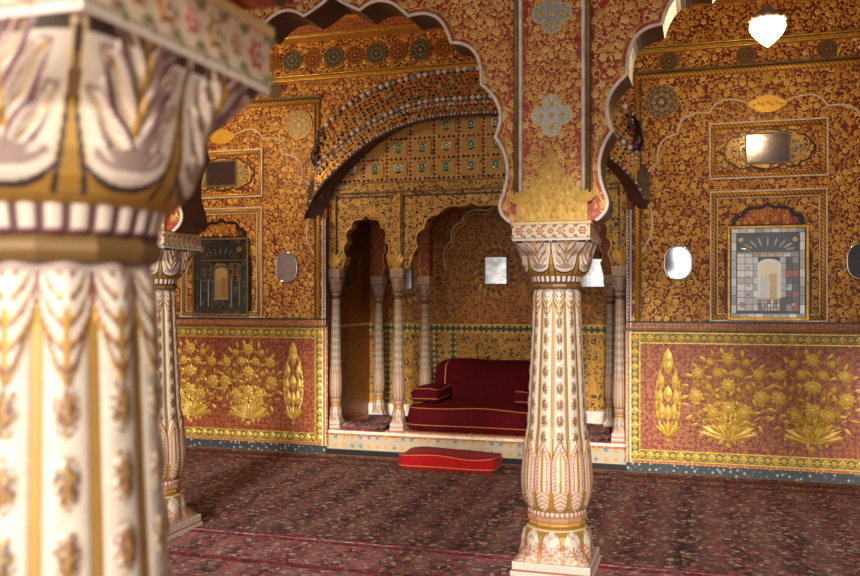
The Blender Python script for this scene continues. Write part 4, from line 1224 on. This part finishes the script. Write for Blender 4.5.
# ------------------------------------------------------------------ cushions
def cushion(name,cx,cy,z0,w,d,h,m,label,cat='cushion',rot=0,sag=.012,seed=1,rows=((.0,),),pipe=True,tilt=0,round_=.35,group=None):
    t=empty(name,(cx,cy,z0),label=label,cat=cat)
    if group: t['group']=group
    t.rotation_euler=(tilt,0,rot)
    nx,ny=28,16; R=random.Random(seed); ph=[R.uniform(0,6) for _ in range(6)]
    def wob(x,y): return sag*(math.sin(x*5/w*1.3+ph[0])+.6*math.sin(y*6/d+ph[1])+.5*math.sin(x*11/w+y*4/d+ph[2]))
    vs=[];fs=[]
    nseg=2*(nx+ny); lay=[]
    hs=[0,.05,.25,.5,.75,.93,1.0]; ins=[round_*.3*h,round_*.08*h,0,-.01,0,round_*.08*h,round_*.34*h]
    def rim(inset,z):
        p=[]
        W,D=w/2-inset,d/2-inset
        for i in range(nseg):
            a=2*PI*i/nseg; c,s=math.cos(a),math.sin(a); q=9
            k=(abs(c)**q+abs(s)**q)**(-1/q); x,y=W*c*k,D*s*k
            p.append((x,y,z))
        return p
    for f,ins_ in zip(hs,ins):
        for (x,y,z) in rim(ins_,f*h): vs.append((x+.3*wob(y,x)*(.2<f),y+.3*wob(x,y)*(.2<f),z+(wob(x,y)*(f**2))))
    for l in range(len(hs)-1):
        for i in range(nseg):
            j=(i+1)%nseg; fs.append((l*nseg+i,l*nseg+j,(l+1)*nseg+j,(l+1)*nseg+i))
    # crowned top in shrinking rings
    base=(len(hs)-1)*nseg; prev=base
    for k in range(1,7):
        f=1-k/7
        st=len(vs)
        for (x,y,z) in rim(ins[-1],h):
            X,Y=x*f,y*f; vs.append((X,Y,h+wob(X,Y)+.16*h*(1-f*f)**.5*.35))
        for i in range(nseg):
            j=(i+1)%nseg; fs.append((prev+i,prev+j,st+j,st+i))
        prev=st
    vs.append((0,0,h+wob(0,0)+.056*h)); fs+=[(prev+i,prev+(i+1)%nseg,len(vs)-1) for i in range(nseg)]
    fs.append(tuple(range(nseg))[::-1])
    mb=MB(); mb.add(vs,fs); mb.build('cover',m,t,True)
    if pipe:
        for f,ii in ((.93,5),(.28,2)):
            mb=MB(); l=vs[ii*nseg:(ii+1)*nseg]; tube(mb,[(a[0]*1.005,a[1]*1.005,a[2]) for a in l],.0042,6,closed=True); mb.build('piping',m_piping,t,True)
    return t
G2='red velvet throne cushions'
cushion('seat_mattress',XC-.01,8.265,PZ,1.27,.64,.235,m_velvet,'thick dark red velvet mattress with gold piping on the alcove platform',cat='mattress',seed=3,sag=.010,group=G2)
cushion('bolster',XC-.0,8.82,PZ,1.20,.23,.60,m_velvet,'long dark red velvet back bolster against the alcove wall',cat='bolster',seed=5,sag=.008,round_=.3,pipe=False,group=G2)
mb=MB(); bx=at(444,370,8.66)[0]
t=[o for o in COL.objects if o.name=='bolster'][0]
mb=MB(); tube(mb,[(bx-XC,-.124,.2),(bx-XC,-.129,.4),(bx-XC+.01,-.122,.56),(bx-XC+.02,-.05,.607)],.008,6); mb.build('piping',m_piping,t,True)
cushion('arm_cushion',-2.60,8.37,PZ+.25,.27,.46,.135,m_velvet,'small red velvet arm cushion at the left end of the throne seat',seed=8,sag=.006,group=G2)
cushion('arm_cushion',-1.59,8.37,PZ+.25,.27,.46,.135,m_velvet,'small red velvet arm cushion at the right end of the throne seat',seed=9,sag=.006,group=G2)
cushion('foot_cushion',-2.14,7.46,.0155,.86,.40,.125,m_velvet2,'bright red velvet foot cushion with gold piping lying on the carpet before the platform',seed=12,sag=.010,rot=.0)
# small mats in the side arches
def mat_(cx,lab):
    t=empty('doorway_mat',(cx,8.25,PZ),label=lab,cat='mat',group='small dark mats in the side arches')
    R=random.Random(2); vs=[];fs=[]; nx,ny=12,20
    for j in range(ny+1):
        for i in range(nx+1):
            x=-.22+.44*i/nx; y=-.36+.75*j/ny; z=.035+.012*math.sin(x*14+y*9)+.01*math.sin(y*17)
            if y<-.30: z-=(-.30-y)*.6
            vs.append((x+.02*math.sin(y*9),y,z))
    n=len(vs); vs+=[(a,b,max(.001,c-.034)) for a,b,c in vs]
    for j in range(ny):
        for i in range(nx):
            a=j*(nx+1)+i; fs.append((a,a+1,a+nx+2,a+nx+1)); fs.append((a+n,a+nx+1+n,a+nx+2+n,a+1+n))
    bd=[i for i in range(nx+1)]+[j*(nx+1)+nx for j in range(1,ny+1)]+[ny*(nx+1)+i for i in range(nx-1,-1,-1)]+[j*(nx+1) for j in range(ny-1,0,-1)]
    for k in range(len(bd)): a,b=bd[k],bd[(k+1)%len(bd)]; fs.append((a,a+n,b+n,b))
    mb=MB(); mb.add(vs,fs); mb.build('pile',m_carpet,t,True)
    mb=MB(); tube(mb,[(v[0],v[1]-.004,v[2]-.008) for v in vs[0:nx+1]],.014,6); mb.build('fringe',m_pink,t,True)
mat_(XC-1.05,'small dark maroon mat in the narrow left arch of the alcove')
mat_(XC+1.05,'small dark mat in the narrow right arch, beside the central column')

# ------------------------------------------------------------------ lamps
def glow(name,col,st):
    M=Mat(name); M.b.inputs['Base Color'].default_value=(1,.9,.7,1); M.b.inputs['Emission Color'].default_value=(*col,1); M.b.inputs['Emission Strength'].default_value=st; return M.m
m_glow=glow('lit_glass',(1,.72,.36),12)
def lantern(x,y,zt,zb,label,watts):
    t=empty('hanging_lantern',(x,y,zb),label=label,cat='lamp',group='hanging lanterns')
    H=zt-zb
    mb=MB(); lathe(mb,[(0,.004),(.012,.02),(.05,.065),(.09,.098),(.125,.115),(.155,.112),(.175,.095)],32); mb.build('globe',m_glow,t,True)
    mb=MB(); lathe(mb,[(.172,.100),(.180,.112),(.195,.108),(.205,.09),(.225,.075),(.245,.045),(.262,.030),(.28,.02)],24)
    for i in range(12):
        a=2*PI*i/12; tube(mb,[(.105*math.cos(a),.105*math.sin(a),.175),(.118*math.cos(a),.118*math.sin(a),.195)],.012,6)
    mb.build('cap',m_white,t,True)
    mb=MB()
    L=4.45-zb
    tube(mb,[(0,0,.27),(0,0,L)],.004,6)
    for i in range(int((L-.28)/.03)):
        z=.28+i*.03; r=[(.008*math.cos(2*PI*k/8)*(i%2),.008*math.cos(2*PI*k/8)*((i+1)%2),z+.014*math.sin(2*PI*k/8)+.014) for k in range(8)]
        tube(mb,r,.0022,5,closed=True)
    for s in (-1,1): tube(mb,[(s*.10,0,.19),(s*.06,0,.36),(0,0,.62)],.003,5)
    mb.build('chain',m_darkgold,t)
    l=bpy.data.lights.new('lamp_light','POINT'); l.energy=watts; l.color=(1,.70,.38); l.shadow_soft_size=.10
    lo=bpy.data.objects.new('lamp_light',l); COL.objects.link(lo); lo.location=(0,-.0,-.10); lo.parent=t
lx,lzb=at(767.5,47,6.3); _,lzt=at(767.5,8,6.3)
lantern(lx,6.3,lzt,lzb,'lit hanging glass lantern near the top right, before the rear wall',26)
lantern(2*XC-lx,6.3,lzt,lzb,'lit hanging lantern in the left bay behind the nearest column capital',60)

# ------------------------------------------------------------------ daylight from the courtyard behind the camera
w=bpy.data.worlds.new('sky'); sc.world=w; w.use_nodes=True
bg=w.node_tree.nodes['Background']; bg.inputs[0].default_value=(1.0,.95,.88,1); bg.inputs[1].default_value=2.05
sun=bpy.data.lights.new('sun','SUN'); sun.energy=4.4; sun.angle=math.radians(9); sun.color=(1,.93,.82)
so=bpy.data.objects.new('sun',sun); COL.objects.link(so)
d=Vector((-.18,1,-.29)).normalized(); so.rotation_euler=d.to_track_quat('-Z','Y').to_euler(); so.location=(0,-3,3)

# ------------------------------------------------------------------ camera
cam=bpy.data.cameras.new('camera'); co=bpy.data.objects.new('camera',cam); COL.objects.link(co); sc.camera=co
co.location=(0,0,EYE); co.rotation_euler=(PI/2,0,TH)
cam.sensor_width=36; cam.lens=890/860*36; cam.shift_y=9/860; cam.clip_start=.05
cam.dof.use_dof=True; cam.dof.focus_distance=6.0; cam.dof.aperture_fstop=3.6
sc.view_settings.view_transform='Standard'; sc.view_settings.look='None'; sc.view_settings.gamma=1
sc.view_settings.use_curve_mapping=False; sc.view_settings.exposure=0.12
